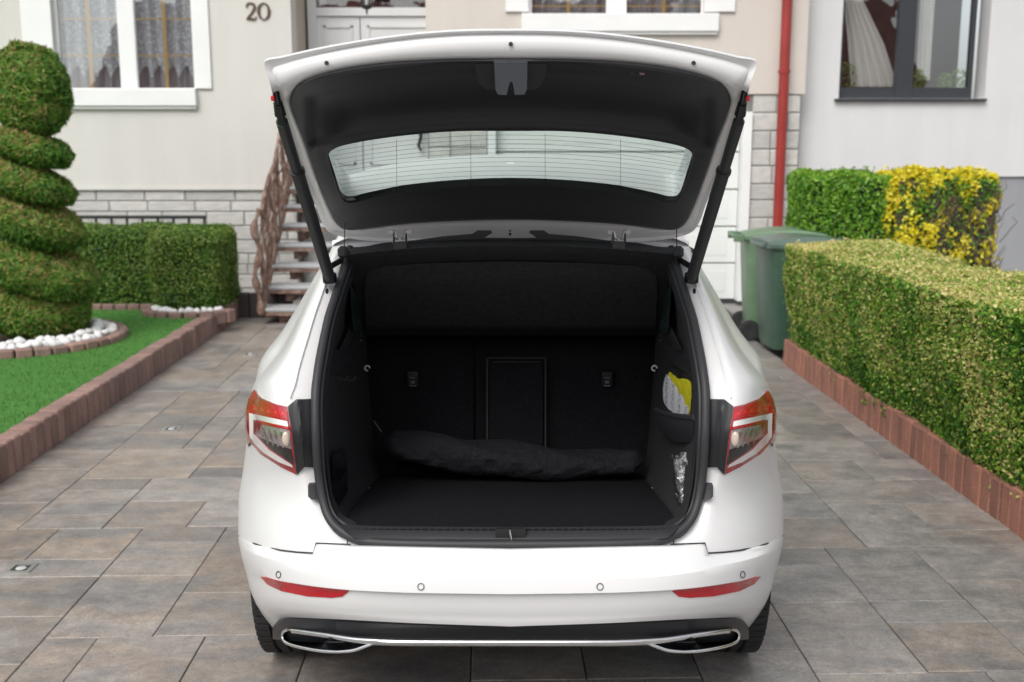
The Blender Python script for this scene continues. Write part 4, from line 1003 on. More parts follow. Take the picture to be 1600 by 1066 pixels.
for sg in (-1, 1):
    rf = patch(MB(), [(391, 901.5), (383, 902), (358, 909.5), (318, 916), (252, 923.5), (263, 932.5), (280, 934.5), (318, 932), (358, 924), (381, 913)], Dbump, -.0085, sg, 6, .012).cb('reflector', M['lens_red'], bump, smooth=True)
    patch(MB(), [(378, 904.5), (360, 909.5), (350, 911.5), (362, 921.5), (376, 914)], Dbump, -.0105, sg, 5, .003).cb('dark_segment', M['lens_dred'], rf)
    for (u, y, rx, ry) in ((363, 898, 3.6, 5), (140, 917, 4.9, 5.2)):
        m_ = MB(); m_.tube([C(sg*(u+rx*math.cos(a)), y+ry*math.sin(a), Dbump(u+rx*math.cos(a), y+ry*math.sin(a))-.0068) for a in [i*math.pi/12 for i in range(24)]], .0011, 5, closed=True); m_.cb('parking_sensor', M['rubber'], bump)
    m_ = MB(); m_.tube([C(sg*u, y-1.2, Dbody(u, min(y, 866))-.0045) for u, y in ((250, 852), (304, 850), (308, 865.5), (335, 864), (360, 861), (400, 851), (425, 838.5))], .0021, 6); m_.cb('panel_gap', M['black'], bump)
    m_ = MB(); m_.tube([C(sg*u, y, Dbody(u, y)-.001) for u, y in ((255, 853), (255, 845))], .0016, 5); m_.cb('panel_gap', M['black'], bump)
# black lower valance, chrome strip and exhaust trims
def vD(u, d): s = min(1, abs(u)/385); return cD(d)+.56*latf(s)
m_ = MB(); rows = []; us = [t*372 for t in ts_all]
top = rows_b[-1]
for f, d in ((lambda u: top[0](abs(u))-1.5, None), (lambda u: top[0](abs(u))+3, 3.285), (lambda u: 990+(-8 if abs(u) > 300 else 0)*min(1, (abs(u)-300)/70), 3.292), (lambda u: 1003-14*(abs(u)/372)**4, 3.30), (lambda u: 1009-10*(abs(u)/372)**4, 3.33), (lambda u: 1003-10*(abs(u)/372)**4, 3.5)):
    rows.append([C(u, f(u), (bD(top, abs(u))+.012) if d is None else vD(u, d)) for u in us])
m_.grid(rows); val = m_.cb('lower_valance', M['plastic'], car, smooth=True, angle=30)
m_ = MB(); rows = []
sy = pchip([(0, 1001), (150, 1001), (228, 998.5), (298, 989.5), (343, 984.5)])
for dy, dd in ((-3.5, .012), (-3.2, .0), (-2, -.009), (0, -.014), (3, -.0168), (6, -.0145), (8, -.008), (9, .0), (9.2, .012)):
    k = 1.0; rows.append([C(u, sy(abs(u))+dy*(1-.35*max(0, (abs(u)-230)/113)), vD(u, 3.268)+dd) for u in [t*343 for t in ts_all]])
m_.grid(rows); m_.cb('chrome_strip', M['chrome'], val, smooth=True, angle=50)
for sg in (-1, 1):
    lpn = [(343, 984.5), (298, 990), (250, 996.5), (228, 1000.5), (215, 1004.5), (232, 1012), (252, 1017.5), (290, 1018), (328, 1012), (350, 1005), (356.5, 997), (355, 987.5)]
    lp2 = smooth_poly([(a, b, 0) for a, b in lpn], 4, True)
    m_ = MB(); m_.tube([C(sg*p.x, p.y, vD(p.x, 3.268)-.008) for p in lp2], .0044, 10, closed=True, flat=.8); et = m_.cb('exhaust_trim', M['chrome'], car, smooth=True)
    m_ = MB(); c = Vector((290, 1003)); rows = []
    for k, dd in ((1, .0), (.93, .02), (.8, .035), (0, .035)): rows.append([C(sg*(c.x+(p.x-c.x)*k), c.y+(p.y-c.y)*k, vD(p.x, 3.268)+dd) for p in lp2])
    m_.grid(rows, loop=True); m_.cb('recess', M['gloss'], et, smooth=True)

# wheels
for (wy, sg) in ((AX, -1), (AX, 1), (AX+2.69, -1), (AX+2.69, 1)):
    c = Vector((sg*.735, wy, AZ)); w2 = .105
    prof = [(.24, -w2+.012), (.27, -w2-.004), (.31, -w2-.002), (.328, -w2+.012), (.3365, -w2+.03)]
    for g_ in (-.048, -.008, .032): prof += [(.3385, g_-.003), (.331, g_-.002), (.331, g_+.009), (.3395, g_+.01)]
    prof += [(.3365, w2-.03), (.328, w2-.012), (.31, w2+.002), (.27, w2+.004), (.24, w2-.012)]
    m_ = MB(); m_.lathe(prof, c, 'x', 72)
    wh = m_.cb('wheel', M['tyre'], car, smooth=True, angle=35)
    m_ = MB()
    for k in range(66):
        a = 2*math.pi*k/66
        for x0, x1 in ((-w2+.008, -.052), (.045, w2-.008)):
            Rm = Matrix.Rotation(a, 3, 'X'); m_.box(c+Rm @ Vector(((x0+x1)/2, 0, .3368)), (x1-x0, .022, .008), Rm)
    if wy == AX: m_.cb('tread_block', M['tyre'], wh, kind='stuff')
    m_ = MB(); m_.lathe([(.0, .075*sg), (.05, .08*sg), (.08, .06*sg), (.1, .05*sg)], c, 'x', 24)
    m_.lathe([(.215, .1*sg), (.238, .1*sg), (.238, -.1*sg), (.2, -.1*sg)], c, 'x', 48)
    for k in range(5):
        a = 2*math.pi*k/5; Rm = Matrix.Rotation(a, 3, 'X'); m_.box(c+Rm @ Vector((.07*sg, 0, .145)), (.02, .05, .17), Rm, .004)
    m_.cb('rim', M['alloy'], wh, smooth=True)
    m_ = MB(); m_.lathe([(.0, .0), (.15, .0), (.15, -.02)], c, 'x', 24); m_.cb('brake_disc', M['brake'], wh)
    m_ = MB(); m_.lathe([(AR+.004, -.30*sg+.0), (AR+.004, .10*sg)], c, 'x', 28, -.35*0+math.pi*-.08, math.pi*1.08) if False else None
    rows = []
    for i in range(25):
        a = math.pi*(1.0*i/24); rows.append([Vector((sg*x, wy+(AR+.012)*math.cos(a), AZ+(AR+.012)*math.sin(a))) for x in (.52, .80)])
    m_.grid(rows); m_.add([Vector((sg*.52, wy-.38, .34)), Vector((sg*.52, wy+.38, .34)), Vector((sg*.52, wy+.3, .7)), Vector((sg*.52, wy-.3, .7))], [(0, 1, 2, 3)]); m_.cb('arch_liner', M['rubber'], car)

# ------------------------------------------------------------------ boot opening and interior
seal_pts = [(257, 388), (268, 425), (280, 462), (292, 500), (301, 545), (307, 580), (311, 620), (310.5, 680), (306.5, 740), (298, 788), (286, 819), (268, 838), (240, 849.5), (200, 854.5), (100, 857), (0, 857.5)]
def opening(inset, dd, n=4, fn=None):
    h = []
    for i, (u, y) in enumerate(seal_pts):
        ku = inset if y < 838 else inset*max(0, 1-(y-838)/16); ky = inset*.95 if y > 838 else inset*.95*max(0, (y-790)/48)
        ku = max(0, ku); ky = max(0, ky); h.append((u-ku, y-ky, 0))
    pts = smooth_poly(h, n); full = [(-p.x, p.y) for p in pts]+[(p.x, p.y) for p in pts[::-1][1:]]
    return [C(u, y, Dop(u, y)+.01+dd) for u, y in full]
m_ = MB(); m_.tube(opening(6.5, -.004), .0125, 10); sl_ = m_.cb('boot_seal', M['rubber'], car, smooth=True)
m_ = MB(); m_.tube(opening(15, .012), .006, 8); m_.cb('inner_lip', M['rubber'], sl_, smooth=True)
m_ = MB(); A1, A2 = opening(12, .008), opening(24, .04); m_.grid([A1, A2]); m_.cb('opening_trim', M['plastic'], sl_, smooth=True)
# side trims
def side_trim(sg):
    outer = [(240, 392, 3.86), (247, 425, 3.80), (260, 465, 3.73), (271, 500, 3.66), (280, 545, 3.58), (288, 590, 3.5), (291, 640, 3.46), (290, 700, 3.43), (284, 760, 3.40), (275, 800, 3.38), (262, 826, 3.36), (256, 838, 3.35)]
    inner = [(222, 400, 4.5), (225, 430, 4.5), (228, 465, 4.45), (230, 495, 4.4), (226, 525, 4.32), (224, 575, 4.3), (220, 620, 4.27), (217, 660, 4.24), (213, 700, 4.22), (210, 725, 4.2), (205, 742, 4.2), (202, 750, 4.19)]
    rows = []
    for (a, b, c), (a2, b2_, c2) in zip(outer, inner):
        row = []
        for k in range(15):
            t = k/14; u = a+(a2-a)*t; y = b+(b2_-b)*t; d = c+(c2-c)*t; sw = -.03*math.sin(math.pi*t)*(1 if 560 < b < 770 else .3)
            row.append(C(sg*u, y, cD(d))+Vector((-sg*sw*.0, 0, 0)))
        rows.append(row)
    m_ = MB(); m_.grid(smooth_rows(rows)); st_ = m_.cb('side_trim', M['carpet2'], car, smooth=True)
    # shelf support ledge
    m_ = MB(); L = [(287, 573, 3.53), (262, 560, 3.75), (246, 553, 3.95), (240, 540, 4.0), (258, 542, 3.8), (281, 548, 3.55)]
    m_.poly3([C(sg*u, y, cD(d)) for u, y, d in L], (0, .01, -.03)); m_.cb('shelf_ledge', M['trimplastic'], st_)
    # lashing eyes and fittings
    for (u, y, d) in ((224, 575, 4.22), (222, 766, 4.05 if 0 else 3.98)):
        m_ = MB(); c = C(sg*u, y, cD(d)); m_.tube([c+Vector((.009*math.cos(a), -.006, .009*math.sin(a))) for a in [i*math.pi/5 for i in range(9)]], .0028, 6); m_.cb('lashing_eye', M['lens_white'], st_)
    m_ = MB(); m_.box(C(sg*291, 626, cD(3.47)), (.006, .012, .035)); m_.cb('boot_lamp', M['greyplast'], st_)
    m_ = MB(); m_.poly3([C(sg*u, y, cD(d)-.012) for u, y, d in ((252, 440, 3.80), (246, 520, 3.86), (232, 520, 4.1), (236, 470, 4.1))], (0, .004, 0)); m_.cb('quarter_glass', M['qglass'], st_)
    m_ = MB(); m_.poly3([C(sg*u, y, cD(d)-.02) for u, y, d in ((268, 548, 3.66), (246, 500, 3.95), (238, 500, 4.0), (256, 548, 3.8))], (0, .01, 0)); m_.cb('pillar_trim', M['trimplastic'], st_)
    return st_
def smooth_rows(rows):
    cols_ = list(zip(*rows)); out = [smooth_poly(c, 3) for c in cols_]; return [list(r) for r in zip(*out)]
M['seatframe'] = simple('seat_frame_plastic', (.008, .008, .01), .6)
M['qglass'] = simple('quarter_glass_tint', (.035, .06, .06), .12)
trims = {sg: side_trim(sg) for sg in (-1, 1)}
# left trim recess and hooks
st_ = trims[-1]
m_ = MB(); m_.poly3([C(u, y, cD(d)) for u, y, d in ((-278, 712, 3.47), (-270, 702, 3.53), (-258, 703, 3.62), (-256, 735, 3.60), (-255, 770, 3.56), (-268, 790, 3.46), (-279, 770, 3.43))], (.0, .01, 0)); m_.cb('side_pocket', M['gloss'], st_)
m_ = MB()
for k in range(2): m_.tube([C(-(262-k*12)+8*math.cos(a), 588+6*math.sin(a), cD(3.68+.08*k)) for a in [i*math.pi/6 for i in range(8)]], .004, 6)
m_.cb('bag_hook', M['plastic'], st_, smooth=True)
# floor, sill plate, striker
m_ = MB(); rows = []
for y, uw, d in ((839, 256, 3.345), (825, 262, 3.36), (800, 250, 3.52), (770, 226, 3.83), (745, 207, 4.16), (738, 204, 4.28)): rows.append([C(u, y, cD(d)) for u in np.linspace(-uw, uw, 25)])
# exact floor plane
z1 = .655
for r in rows:
    for p in r: pass
m_.grid(rows); m_.cb('boot_floor', M['carpet'], car, smooth=True)
m_ = MB(); rows = []
for y, uw, d, in ((850, 236, 3.325), (846, 246, 3.315), (838, 256, 3.325), (828, 262, 3.345), (822, 263, 3.362), (822.5, 263, 3.38)): rows.append([C(u, y+1.5*(1-abs(u/uw)**2)-(6 if y > 835 else 3)*abs(u/uw)**8, cD(d)) for u in np.linspace(-uw, uw, 49)])
m_.grid(rows); sp_ = m_.cb('sill_plate', M['trimplastic'], car, smooth=True, angle=30)
m_ = MB()
for k in range(44):
    u = -250+k*11.6
    if abs(u) > 24: m_.box(C(u, 826.5, cD(3.347)), (.014, .006, .004), Matrix.Rotation(.4, 3, 'X'))
m_.cb('sill_rib', M['plastic'], sp_, kind='stuff')
m_ = MB(); m_.poly3([C(u, y, cD(3.322)) for u, y in ((-23, 827), (23, 827), (24, 845), (-24, 845))], (0, .02, 0)); m_.cb('latch_recess', M['black'], sp_)
m_ = MB(); m_.tube([C(-1, 829, cD(3.31)), C(0, 836, cD(3.30)), C(2, 845, cD(3.305))], .0025, 6); m_.cb('striker', M['steel'], sp_)
# rear seat back
def seat(u0, u1, lab):
    m_ = MB(); rows = []
    for y, d in ((500, 4.50), (520, 4.44), (535, 4.42), (600, 4.36), (700, 4.27), (745, 4.22), (750, 4.3)):
        row = []
        for k in range(13):
            t = k/12; u = u0+(u1-u0)*t; ed = .02*(abs(2*t-1)**8); row.append(C(u, y, cD(d)+ed))
        rows.append(row)
    m_.grid(rows); return m_.cb('seat_back', M['carpet'], car, smooth=True, label=lab)
s1 = seat(-226, -58, 'narrow left rear seat back'); s2 = seat(-55, 228, 'wide right rear seat back with ski hatch')
for sx_, s_ in ((-153, s1), (150, s2)):
    m_ = MB(); c = C(sx_, 592, cD(4.34)); m_.box(c, (.042, .012, .06), None, .003); e_l = m_.cb('release_plate', M['gloss'], s_)
    m_ = MB(); m_.box(c+Vector((0, -.008, .005)), (.02, .003, .003)); m_.box(c+Vector((0, -.008, -.024)), (.024, .003, .004)); m_.box(c+Vector((0, -.008, -.011)), (.014, .003, .009)); m_.cb('symbol', M['greyplast'], e_l)
m_ = MB()
for pts in ([(-37, 560), (54, 560)], [(-37, 560), (-37, 700)], [(54, 560), (54, 700)], [(-28, 566), (47, 566)]): m_.tube([C(u, y, cD(4.34-(y-560)*.0009)) for u, y in pts], .004, 6)
m_.cb('hatch_frame', M['seatframe'], s2)
m_ = MB(); m_.poly3([C(u, y, cD(4.345-(y-560)*.0009)) for u, y in ((-33, 565), (50, 565), (50, 700), (-33, 700))], (0, .01, 0)); m_.cb('ski_hatch', M['carpet'], s2)
m_ = MB(); m_.poly3([C(u, y, cD(4.27)) for u, y in ((-3, 631), (21, 631), (21, 641), (-3, 641))], (0, .008, 0)); m_.cb('hatch_latch', M['gloss'], s2)
m_ = MB(); m_.b2(-.6, .6, 3.5, 5.4, 1.40, 1.41); m_.b2(-.62, .62, 5.3, 5.34, .3, 1.1); m_.b2(-.66, .66, 4.0, 5.4, .3, .33); m_.cb('headliner', M['fabric'], car)
m_ = MB()
for x in (-.36, .36):
    m_.b2(x-.25, x+.25, 4.75, 4.9, .35, 1.12, .03); m_.b2(x-.13, x+.13, 4.78, 4.86, 1.14, 1.33, .03)
m_.cb('front_seat', M['fabric'], car)
# parcel shelf
m_ = MB(); rows = []
def shelf_u(t): return [262, 262, 258, 250, 246, 242, 240, 238][min(7, int(t*7+.5))]
SH = [(374, 389, 262, 3.82), (379, 394, 263, 3.77), (384, 399, 262, 3.745), (392, 403, 258, 3.76), (402, 412, 252, 3.80), (407, 420, 248, 3.83), (440, 446, 245, 3.93), (470, 472, 243, 4.04), (500, 500, 240, 4.15), (510, 510, 239, 4.19), (520, 520, 238, 4.24), (524, 524, 238, 4.27)]
for i, (yc_, ye, uw, d) in enumerate(SH):
    row = []
    for u in np.linspace(-1, 1, 61):
        x = abs(u); ins = .0*(1/(1+math.exp((x-.935)*60)))*(1 if 4 < i < 10 else 0)
        row.append(C(u*uw, yc_+(ye-yc_)*x**2.2, cD(d)+ins))
    rows.append(row)
m_.grid(rows); ps = m_.cb('parcel_shelf', M['fabric'], car, smooth=True, angle=35)
shD = pchip([(392, 3.76), (407, 3.83), (440, 3.93), (470, 4.04), (500, 4.15), (510, 4.19), (524, 4.27)])
yin = lambda u, y: y+5*(abs(u)/232)**2.2*max(0, (500-y)/90)
out = [(-226, 516), (226, 516), (228, 470), (229, 440), (226, 425), (215, 416), (195, 412), (120, 410), (0, 409), (-120, 410), (-195, 412), (-215, 416), (-226, 425), (-229, 440), (-228, 470)]
patch(MB(), [(u, yin(u, y)) for u, y in out], lambda u, y: cD(shD(y-5*(abs(u)/232)**2.2*max(0, (500-y)/90))), -.022, 1, 6, .03).cb('shelf_panel', M['shelfpad'], ps, smooth=True)
for sg in (-1, 1):
    m_ = MB(); c = C(sg*262, 394, cD(3.75)); m_.box(c, (.03, .03, .035), None, .008); m_.cb('cord_fitting', M['plastic'], ps)
    m_ = MB(); m_.tube([C(sg*259, 349, cD(3.80)), C(sg*260, 394, cD(3.74))], .0016, 5); m_.cb('lifting_cord', M['rubber'], ps)
    m_ = MB(); m_.box(C(sg*238, 520, cD(4.22)), (.03, .03, .04), None, .004); m_.cb('shelf_hinge', M['plastic'], ps)
    m_ = MB(); m_.box(C(sg*240, 532, cD(4.2)), (.03, .006, .004), None); m_.cb('hinge_pin', M['steel'], ps)
m_ = MB(); half = [(258, 392), (200, 380), (150, 376), (108, 370), (60, 366), (52, 360.5), (31, 360.5), (29, 364), (41, 372), (0, 372.5)]
tp_ = half+[(-u, y) for u, y in half[::-1][1:]]; bt = [(-u, y) for u, y in ((258, 397), (130, 388), (0, 386))]
bt = [(-258, 397), (-130, 388), (0, 386), (130, 388), (258, 397)]
m_.poly3([C(u, y, cD(3.835)) for u, y in tp_+bt], (0, .012, 0)); m_.cb('top_weatherstrip', M['rubber'], car)

# ------------------------------------------------------------------ tailgate
HDp = pchip([(40, cD(2.965)), (48, cD(2.968)), (60, cD(2.972)), (93, cD(2.992)), (104, cD(3.04)), (150, cD(3.22)), (205, cD(3.43)), (289, cD(3.66)), (340, cD(3.865)), (352, cD(3.905)), (379, cD(3.935)), (400, cD(3.95))])
def pyc(u, y): return y-49*(min(abs(u), 383)/383)**2*(1 if y < 250 else 1-(y-250)/180)
def Dh(u, y): return HDp(pyc(u, y))+.08*(u/383)**2
LO = [((0, 48), (0, 53), (0, 93), (0, 205)), ((98, 50), (98, 55.5), (98, 94), (98, 206)), ((198, 60), (198, 66), (190, 99), (198, 216)), ((298, 77), (297, 84), (262, 109), (255, 226)), ((355, 90), (350, 98), (310, 122), (274, 232)), ((384, 97.5), (372, 109), (335, 136), (283, 239)),
      ((377, 125), (364, 130), (344, 156), (284.5, 247)), ((369, 152), (356, 158), (339, 177), (281, 262)), ((350, 207), (339, 210), (324, 215), (275, 280)), ((328, 265), (319, 268), (303, 275), (270, 296)), ((305, 320), (298, 320), (284, 325), (264, 311)),
      ((296, 345), (289, 344), (273, 346), (258, 316.5)), ((284, 362), (278, 358), (258, 357.5), (245, 317)), ((250, 373), (247, 368), (230, 357), (225, 312)), ((158, 378.5), (158, 373), (150, 349), (150, 298)), ((0, 379.5), (0, 374), (0, 343.5), (0, 289))]
def cloop(k):
    h = [l[k] for l in LO]; full = h+[(-a, b) for a, b in h[-2:0:-1]]; n = len(full); out = []
    P_ = [Vector(p) for p in full]
    for i in range(n):     # centripetal Catmull-Rom keeps the outline from bulging between uneven readings
        p0, p1, p2, p3 = P_[i-1], P_[i], P_[(i+1) % n], P_[(i+2) % n]
        t0 = 0; t1 = t0+max(1e-3, (p1-p0).length**.5); t2 = t1+max(1e-3, (p2-p1).length**.5); t3 = t2+max(1e-3, (p3-p2).length**.5)
        for q in range(5):
            t = t1+(t2-t1)*q/5
            A1 = p0*((t1-t)/(t1-t0))+p1*((t-t0)/(t1-t0)); A2 = p1*((t2-t)/(t2-t1))+p2*((t-t1)/(t2-t1)); A3 = p2*((t3-t)/(t3-t2))+p3*((t-t2)/(t3-t2))
            B1 = A1*((t2-t)/(t2-t0))+A2*((t-t0)/(t2-t0)); B2_ = A2*((t3-t)/(t3-t1))+A3*((t-t1)/(t3-t1)); out.append(B1*((t2-t)/(t2-t1))+B2_*((t-t1)/(t2-t1)))
    return out
Lo, L2, Lt, Lg = [cloop(k) for k in range(4)]
def hrow(L, off, dz=0): return [C(p.x, p.y, Dh(p.x, p.y)+off)+Vector((0, 0, dz)) for p in L]
def mixL(A, B_, t): return [a.lerp(b, t) for a, b in zip(A, B_)]
m_ = MB()
rows = [hrow(Lo, .012, .004), hrow(Lo, 0), hrow(mixL(Lo, L2, .5), .006), hrow(L2, .012), hrow(mixL(L2, Lt, .08), .006), hrow(mixL(L2, Lt, .3), .0), hrow(mixL(L2, Lt, .55), -.003), hrow(mixL(L2, Lt, .8), .0), hrow(mixL(L2, Lt, .9), .006), hrow(Lt, .011), hrow(mixL(Lt, Lg, .06), .03)]
m_.grid(rows, loop=True)
# outer skin
rows = [hrow(Lo, .012, .004)]
for t in (.04, .1, .2, .3, .42, .6, .8, .95, 1.0): rows.append([p+Vector((0, .035*min(1, t*8), (.085*min(1, t/.42+.01)))) for p in hrow(mixL(Lo, Lg, t), .0)])
rows.append(hrow(Lg, .02, .02))
m_.grid(rows, loop=True)
tg = m_.cb('tailgate', M['paint'], car, smooth=True, angle=50)
def sst(a, b, x): t = min(1, max(0, (x-a)/(b-a))); return t*t*(3-2*t)
def pocket(u, y):
    c = pyc(u, y); s = sst(124, 152, c)*(1-sst(158, 198, c))*(1-sst(245, 310, abs(u))); return .07*s+.025*sst(112, 124, c)*(1-sst(186, 200, c))*(1-sst(300, 325, abs(u)))
m_ = MB(); rows = [hrow(Lt, .02), hrow(Lt, .002), hrow(mixL(Lt, Lg, .02), -.004)]
for t in np.linspace(.05, .97, 26):
    L = mixL(Lt, Lg, float(t)); rows.append([C(p.x, p.y, Dh(p.x, p.y)-.006*(1-t)+pocket(p.x, p.y)) for p in L])
rows += [hrow(Lg, -.003), hrow(Lg, .012)]
m_.grid(rows, loop=True); m_.cb('inner_trim', M['trimplastic'], tg, smooth=True, angle=60)
m_ = MB(); ctr = Vector((0, 255)); rows = [hrow([ctr+(p-ctr)*k for p in Lg], .009) for k in (1.02, .8, .55, .3, .02)]
m_.grid(rows, loop=True); gl = m_.cb('rear_screen', M['tintglass'], tg, smooth=True)
def glim(y_c):      # half width of the screen at a level
    best = 0
    for u in range(0, 290, 2):
        for _ in (0,):
            y = y_c+49*(u/383)**2*(1 if y_c < 235 else .9)
            if inside((u, y), [(p.x, p.y) for p in Lg]): best = u
    return best
m_ = MB()
for k in range(11):
    yl = 211+k*7.0; ub = glim(yl)-6
    if ub < 20: continue
    m_.tube([C(u, yl+49*(u/383)**2*(1 if yl < 235 else .9), Dh(u, yl+44*(u/383)**2)+.007) for u in np.linspace(-ub, ub, 31)], .0004, 4)
for ux in (-178, -62, 54, 172):
    y0_, y1_ = 208+49*(ux/383)**2, 289+44*(ux/383)**2
    m_.tube([C(ux*(1+.0*k), y0_+(y1_-y0_)*k/6, Dh(ux, y0_+(y1_-y0_)*k/6)+.007) for k in range(7)], .0005, 4)
m_.cb('heating_wires', M['rubber'], gl, kind='stuff')
# latch, button, bolt holes
lt = [(-25, 97), (27, 97), (26, 140), (22, 148), (7, 148.5), (4.5, 131), (1.5, 127), (-1.5, 131), (-5.5, 148.5), (-19, 148), (-23, 141)]
m_ = MB(); m_.poly3([C(u, y, cD(3.0)+(y-97)*.0016-.008) for u, y in lt], (0, .02, .012)); m_.cb('latch_cover', M['greyplast'], tg)
m_ = MB(); m_.poly3([C(u, y, cD(3.0)+(y-97)*.0020+.008) for u, y in ((-58, 97), (60, 97), (52, 128), (40, 140), (-38, 140), (-50, 128))], (0, .02, .012)); m_.cb('latch_housing', M['trimplastic'], tg)
m_ = MB(); m_.poly3([C(u, y, Dh(u, y)-.004+pocket(u, y)*0) for u, y in ((187, 109), (222, 112), (222, 121), (187, 118))], (0, .008, 0)); sw = m_.cb('switch_plate', M['gloss'], tg)
m_ = MB(); m_.box(C(206, 115.2, Dh(206, 115)-.007), (.011, .004, .005)); m_.cb('close_button', M['btn'], sw)
for (u, y, r) in ((-287, 98.5, 3.4), (287, 98.5, 3.4), (1, 69, 3.5)):
    m_ = MB(); m_.poly3([C(u+r*math.cos(a), y+r*math.sin(a), Dh(u, y)-.0062) for a in [i*math.pi/8 for i in range(16)]], (0, .003, 0)); m_.cb('rubber_plug', M['black'], tg)
for (u, y, r) in ((-1, 366, 2.4), (-1, 361, 1.7)):
    m_ = MB(); m_.poly3([C(u+r*math.cos(a), y+r*math.sin(a), cD(3.88)) for a in [i*math.pi/8 for i in range(16)]], (0, .003, 0)); m_.cb('rubber_plug', M['black'], tg)
for hx in (-173, 169):
    m_ = MB(); d = cD(3.83)
    for s_ in (-1, 1):
        m_.tube([C(hx+s_*17, 364, d), C(hx+s_*12, 360.5, d), C(hx+s_*9, 361, d), C(hx+s_*7, 366, d), C(hx+s_*6, 372, d), C(hx+s_*2, 374, d)], .0042, 7)
        m_.tube([C(hx+s_*9, 366, d+.01), C(hx+s_*9.5, 381, cD(3.80))], .004, 7)
        m_.lathe([(0, -.006), (.008, -.006), (.008, .0), (0, .0)], C(hx+s_*14, 362.5, d), 'y', 8)
    hg = m_.cb('hinge', M['steel'], tg, smooth=True)
    m_ = MB(); m_.poly3([C(hx+a, b, cD(3.75)) for a, b in ((-9, 379), (9, 379), (11, 391), (-11, 391))], (0, .02, 0)); m_.cb('hinge_cover', M['trimplastic'], hg)
# gas struts
for sg in (-1, 1):
    p0 = C(sg*369, 131, cD(3.08)); p1 = C(sg*357, 190, cD(3.17)); p2 = C(sg*333, 268, cD(3.36)); p3 = C(sg*283, 434, cD(3.69))
    m_ = MB(); m_.tube([p1, p1.lerp(p2, .98)], .0142, 14); m_.tube([p2, p3], .0172, 14); m_.tube([p2.lerp(p3, -.01), p2.lerp(p3, .012)], .0198, 14)
    stt = m_.cb('gas_strut', M['rubber'], car, smooth=True, angle=30)
    m_ = MB(); m_.tube([p0, p0.lerp(p1, .55)], .0085, 10); m_.tube([p0.lerp(p1, .5), p0.lerp(p1, .8)], [.011, .014], 10); m_.tube([p0.lerp(p1, .8), p1], [.007, .0125], 10); m_.cb('upper_joint', M['gloss'], stt, smooth=True)
    m_ = MB(); q_ = C(sg*371, 154, cD(3.10)); m_.box(q_, (.008, .012, .012), None, .002); m_.cb('red_clip', M['redclip'], stt)
    m_ = MB(); m_.tube([p3+Vector((0, 0, .01)), p3+Vector((0, .006, -.012))], .021, 12); m_.tube([p3+Vector((-sg*.0, .02, .03)), C(sg*262, 405, cD(3.80)), C(sg*266, 398, cD(3.85))], .009, 8); m_.cb('lower_joint', M['gloss'], stt, smooth=True)

# ------------------------------------------------------------------ things lying in the boot
bz = lambda *k: None
bag = MB(); TPb = [(-200, 672), (-170, 675), (-120, 678), (-60, 687), (0, 691), (60, 699), (120, 704), (170, 704), (206, 700)]; BTb = [(-200, 716), (-170, 722), (-120, 729), (-60, 740), (0, 747), (60, 749), (120, 746), (170, 741), (206, 736)]
tpf, btf = pchip(TPb), pchip(BTb); rows = []
rr = random.Random(8)
for i in range(71):
    u = -200+406*i/70; yt, yb = tpf(u), btf(u); row = []; sc_ = min(1, (i+.4)/3)*min(1, (70.4-i)/3)
    ctr_ = C(u, (yt+yb)/2, cD(4.08)); hh = (C(u, yt, cD(4.08)).z-C(u, yb, cD(4.08)).z)/2
    for k in range(20):
        a = 2*math.pi*k/20; wr2 = 1+.09*math.sin(3*a+i*.22+1.3*math.sin(i*.13))+.09*abs(math.sin(3.0*a-i*.42))-.06*abs(math.sin(2*a+i*.61))+rr.uniform(-.02, .02)
        row.append(ctr_+Vector((0, -math.cos(a)*hh*1.25*wr2*sc_, math.sin(a)*hh*.97*(1+.12*math.sin(3*a+i*.25))*sc_)))
    rows.append(row)
bag.grid(rows, loop=True)
OFF2 = OFF; b0_ = C(0, 745, cD(4.08)); 
def free(mb, name, origin, mat, label, cat, parent=None, **kw):
    mb.v = [tuple(Vector(p)-origin) for p in mb.v]
    if parent is None:
        o = mb.build(name, mat, None, label=label, cat=cat, **kw); o.location = origin
    else: o = mb.build(name, mat, parent, **kw)
    return o
free(bag, 'rolled_cloth_bag', b0_, M['bagcloth'], 'crumpled black fabric cover rolled up against the rear seat back in the boot', 'bag', smooth=True)
# pouch on right side trim (part of the car)
m_ = MB(); T_ = [(226, 640, 3.95), (240, 646, 3.83), (260, 650, 3.68), (286, 652, 3.50)]; B_ = [(228, 664, 3.93), (243, 682, 3.80), (264, 691, 3.64), (286, 690, 3.50)]
rows = []
for k in range(6):
    t = k/5; rows.append([C(a+(a2-a)*t, b+(b2-b)*t, cD(c+(c2-c)*t)-.045*math.sin(math.pi*min(1, t*.8+.2))*(.6 if i in (0, 3) else 1)) for i, ((a, b, c), (a2, b2, c2)) in enumerate(zip(T_, B_))])
m_.grid(smooth_rows([smooth_poly(r, 4) for r in rows])); m_.cb('storage_pouch', M['trimplastic'], trims[1], smooth=True)
m_ = MB(); m_.tube([p+Vector((0, -.004, 0)) for p in smooth_poly(rows[0], 5)], .006, 8, flat=1.4); m_.cb('pouch_rim', M['rubber'], trims[1], smooth=True)
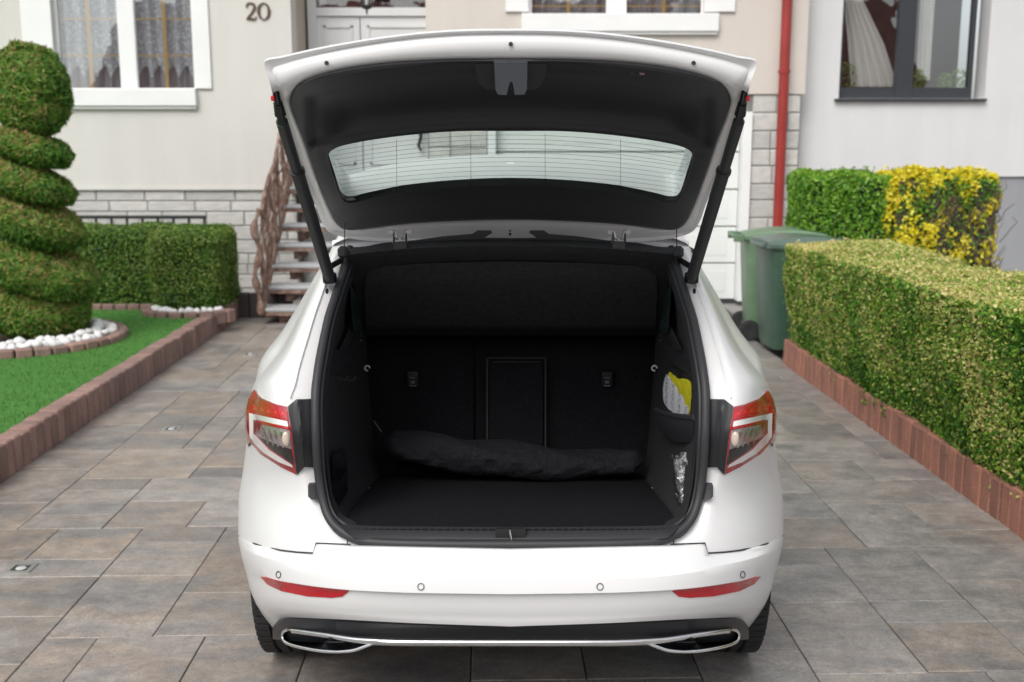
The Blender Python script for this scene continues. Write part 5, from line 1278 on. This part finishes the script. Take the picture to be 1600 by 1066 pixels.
# hi-vis vest packet
vo = C(262, 648, cD(3.62)); vt = thing('vest_packet', vo, 'folded yellow safety vest with printed leaflet in a clear bag in the boot pouch', 'safety vest')
def vpD(u, y): return cD(3.80-(u-240)*.0058)
def pillow(poly, off, bulge):
    c = Vector((sum(p[0] for p in poly)/len(poly), sum(p[1] for p in poly)/len(poly))); L = smooth_poly([(a, b, 0) for a, b in poly], 4, True); m_ = MB()
    rows = [[C(c.x+(p.x-c.x)*k, c.y+(p.y-c.y)*k, vpD(c.x+(p.x-c.x)*k, 0)+off-bulge*(1-k*k)+.003*math.sin(i*1.1+k*7)*k) for i, p in enumerate(L)] for k in (1, .9, .75, .5, .25, .01)]
    m_.grid(rows, loop=True); m_.grid([[p+Vector((0, .02, 0)) for p in rows[0]], rows[0]], loop=True); return m_
free(pillow([(246, 586), (254, 588), (262, 594), (270, 594), (280, 598), (286, 612), (286, 630), (281, 650), (262, 651), (250, 630)], .006, .014), 'vest', vo, M['yellow'], None, None, vt, smooth=True)
free(pillow([(243, 587), (250, 596), (262, 612), (272, 630), (276, 640), (272, 650), (254, 646), (240, 634), (237, 618), (238, 602)], -.006, .006), 'leaflet', vo, M['paper'], None, None, vt, smooth=True)
free(pillow([(242, 583), (255, 587), (270, 592), (283, 590), (288, 610), (288, 650), (262, 653), (242, 641), (235, 620), (237, 600)], -.012, .01), 'clear_bag', vo, M['film'], None, None, vt, smooth=True)
# crumpled clear plastic bag
pb = MB(); po = C(268, 795, cD(3.47)); rows = []; r8 = random.Random(12)
for i in range(15):
    t = i/14; y = 710+84*t; row = []; w_ = (15, 14.5, 13, 11.5, 12, 11.5, 11, 10.5, 10, 9.5, 9, 8, 7, 5, 1)[i]
    for k in range(22):
        a = 2*math.pi*k/22; q_ = 1+r8.uniform(-.16, .16); row.append(C(266+1.25*w_*math.cos(a)*q_*.95, y, cD(3.56-.06*t))+Vector((0, math.sin(a)*.02*q_, r8.uniform(-.003, .003))))
    rows.append(row)
pb.grid(rows, loop=True)
free(pb, 'clear_plastic_bag', po, M['film'], 'crumpled clear plastic bag hanging on the right side lining below the pouch', 'plastic bag', smooth=True)
rd = MB(); rd.tube([C(-214, 658, cD(4.1)), C(-202, 675, cD(4.05))], .0022, 6); rd.cb('strap_buckle', M['greyplast'], s1)
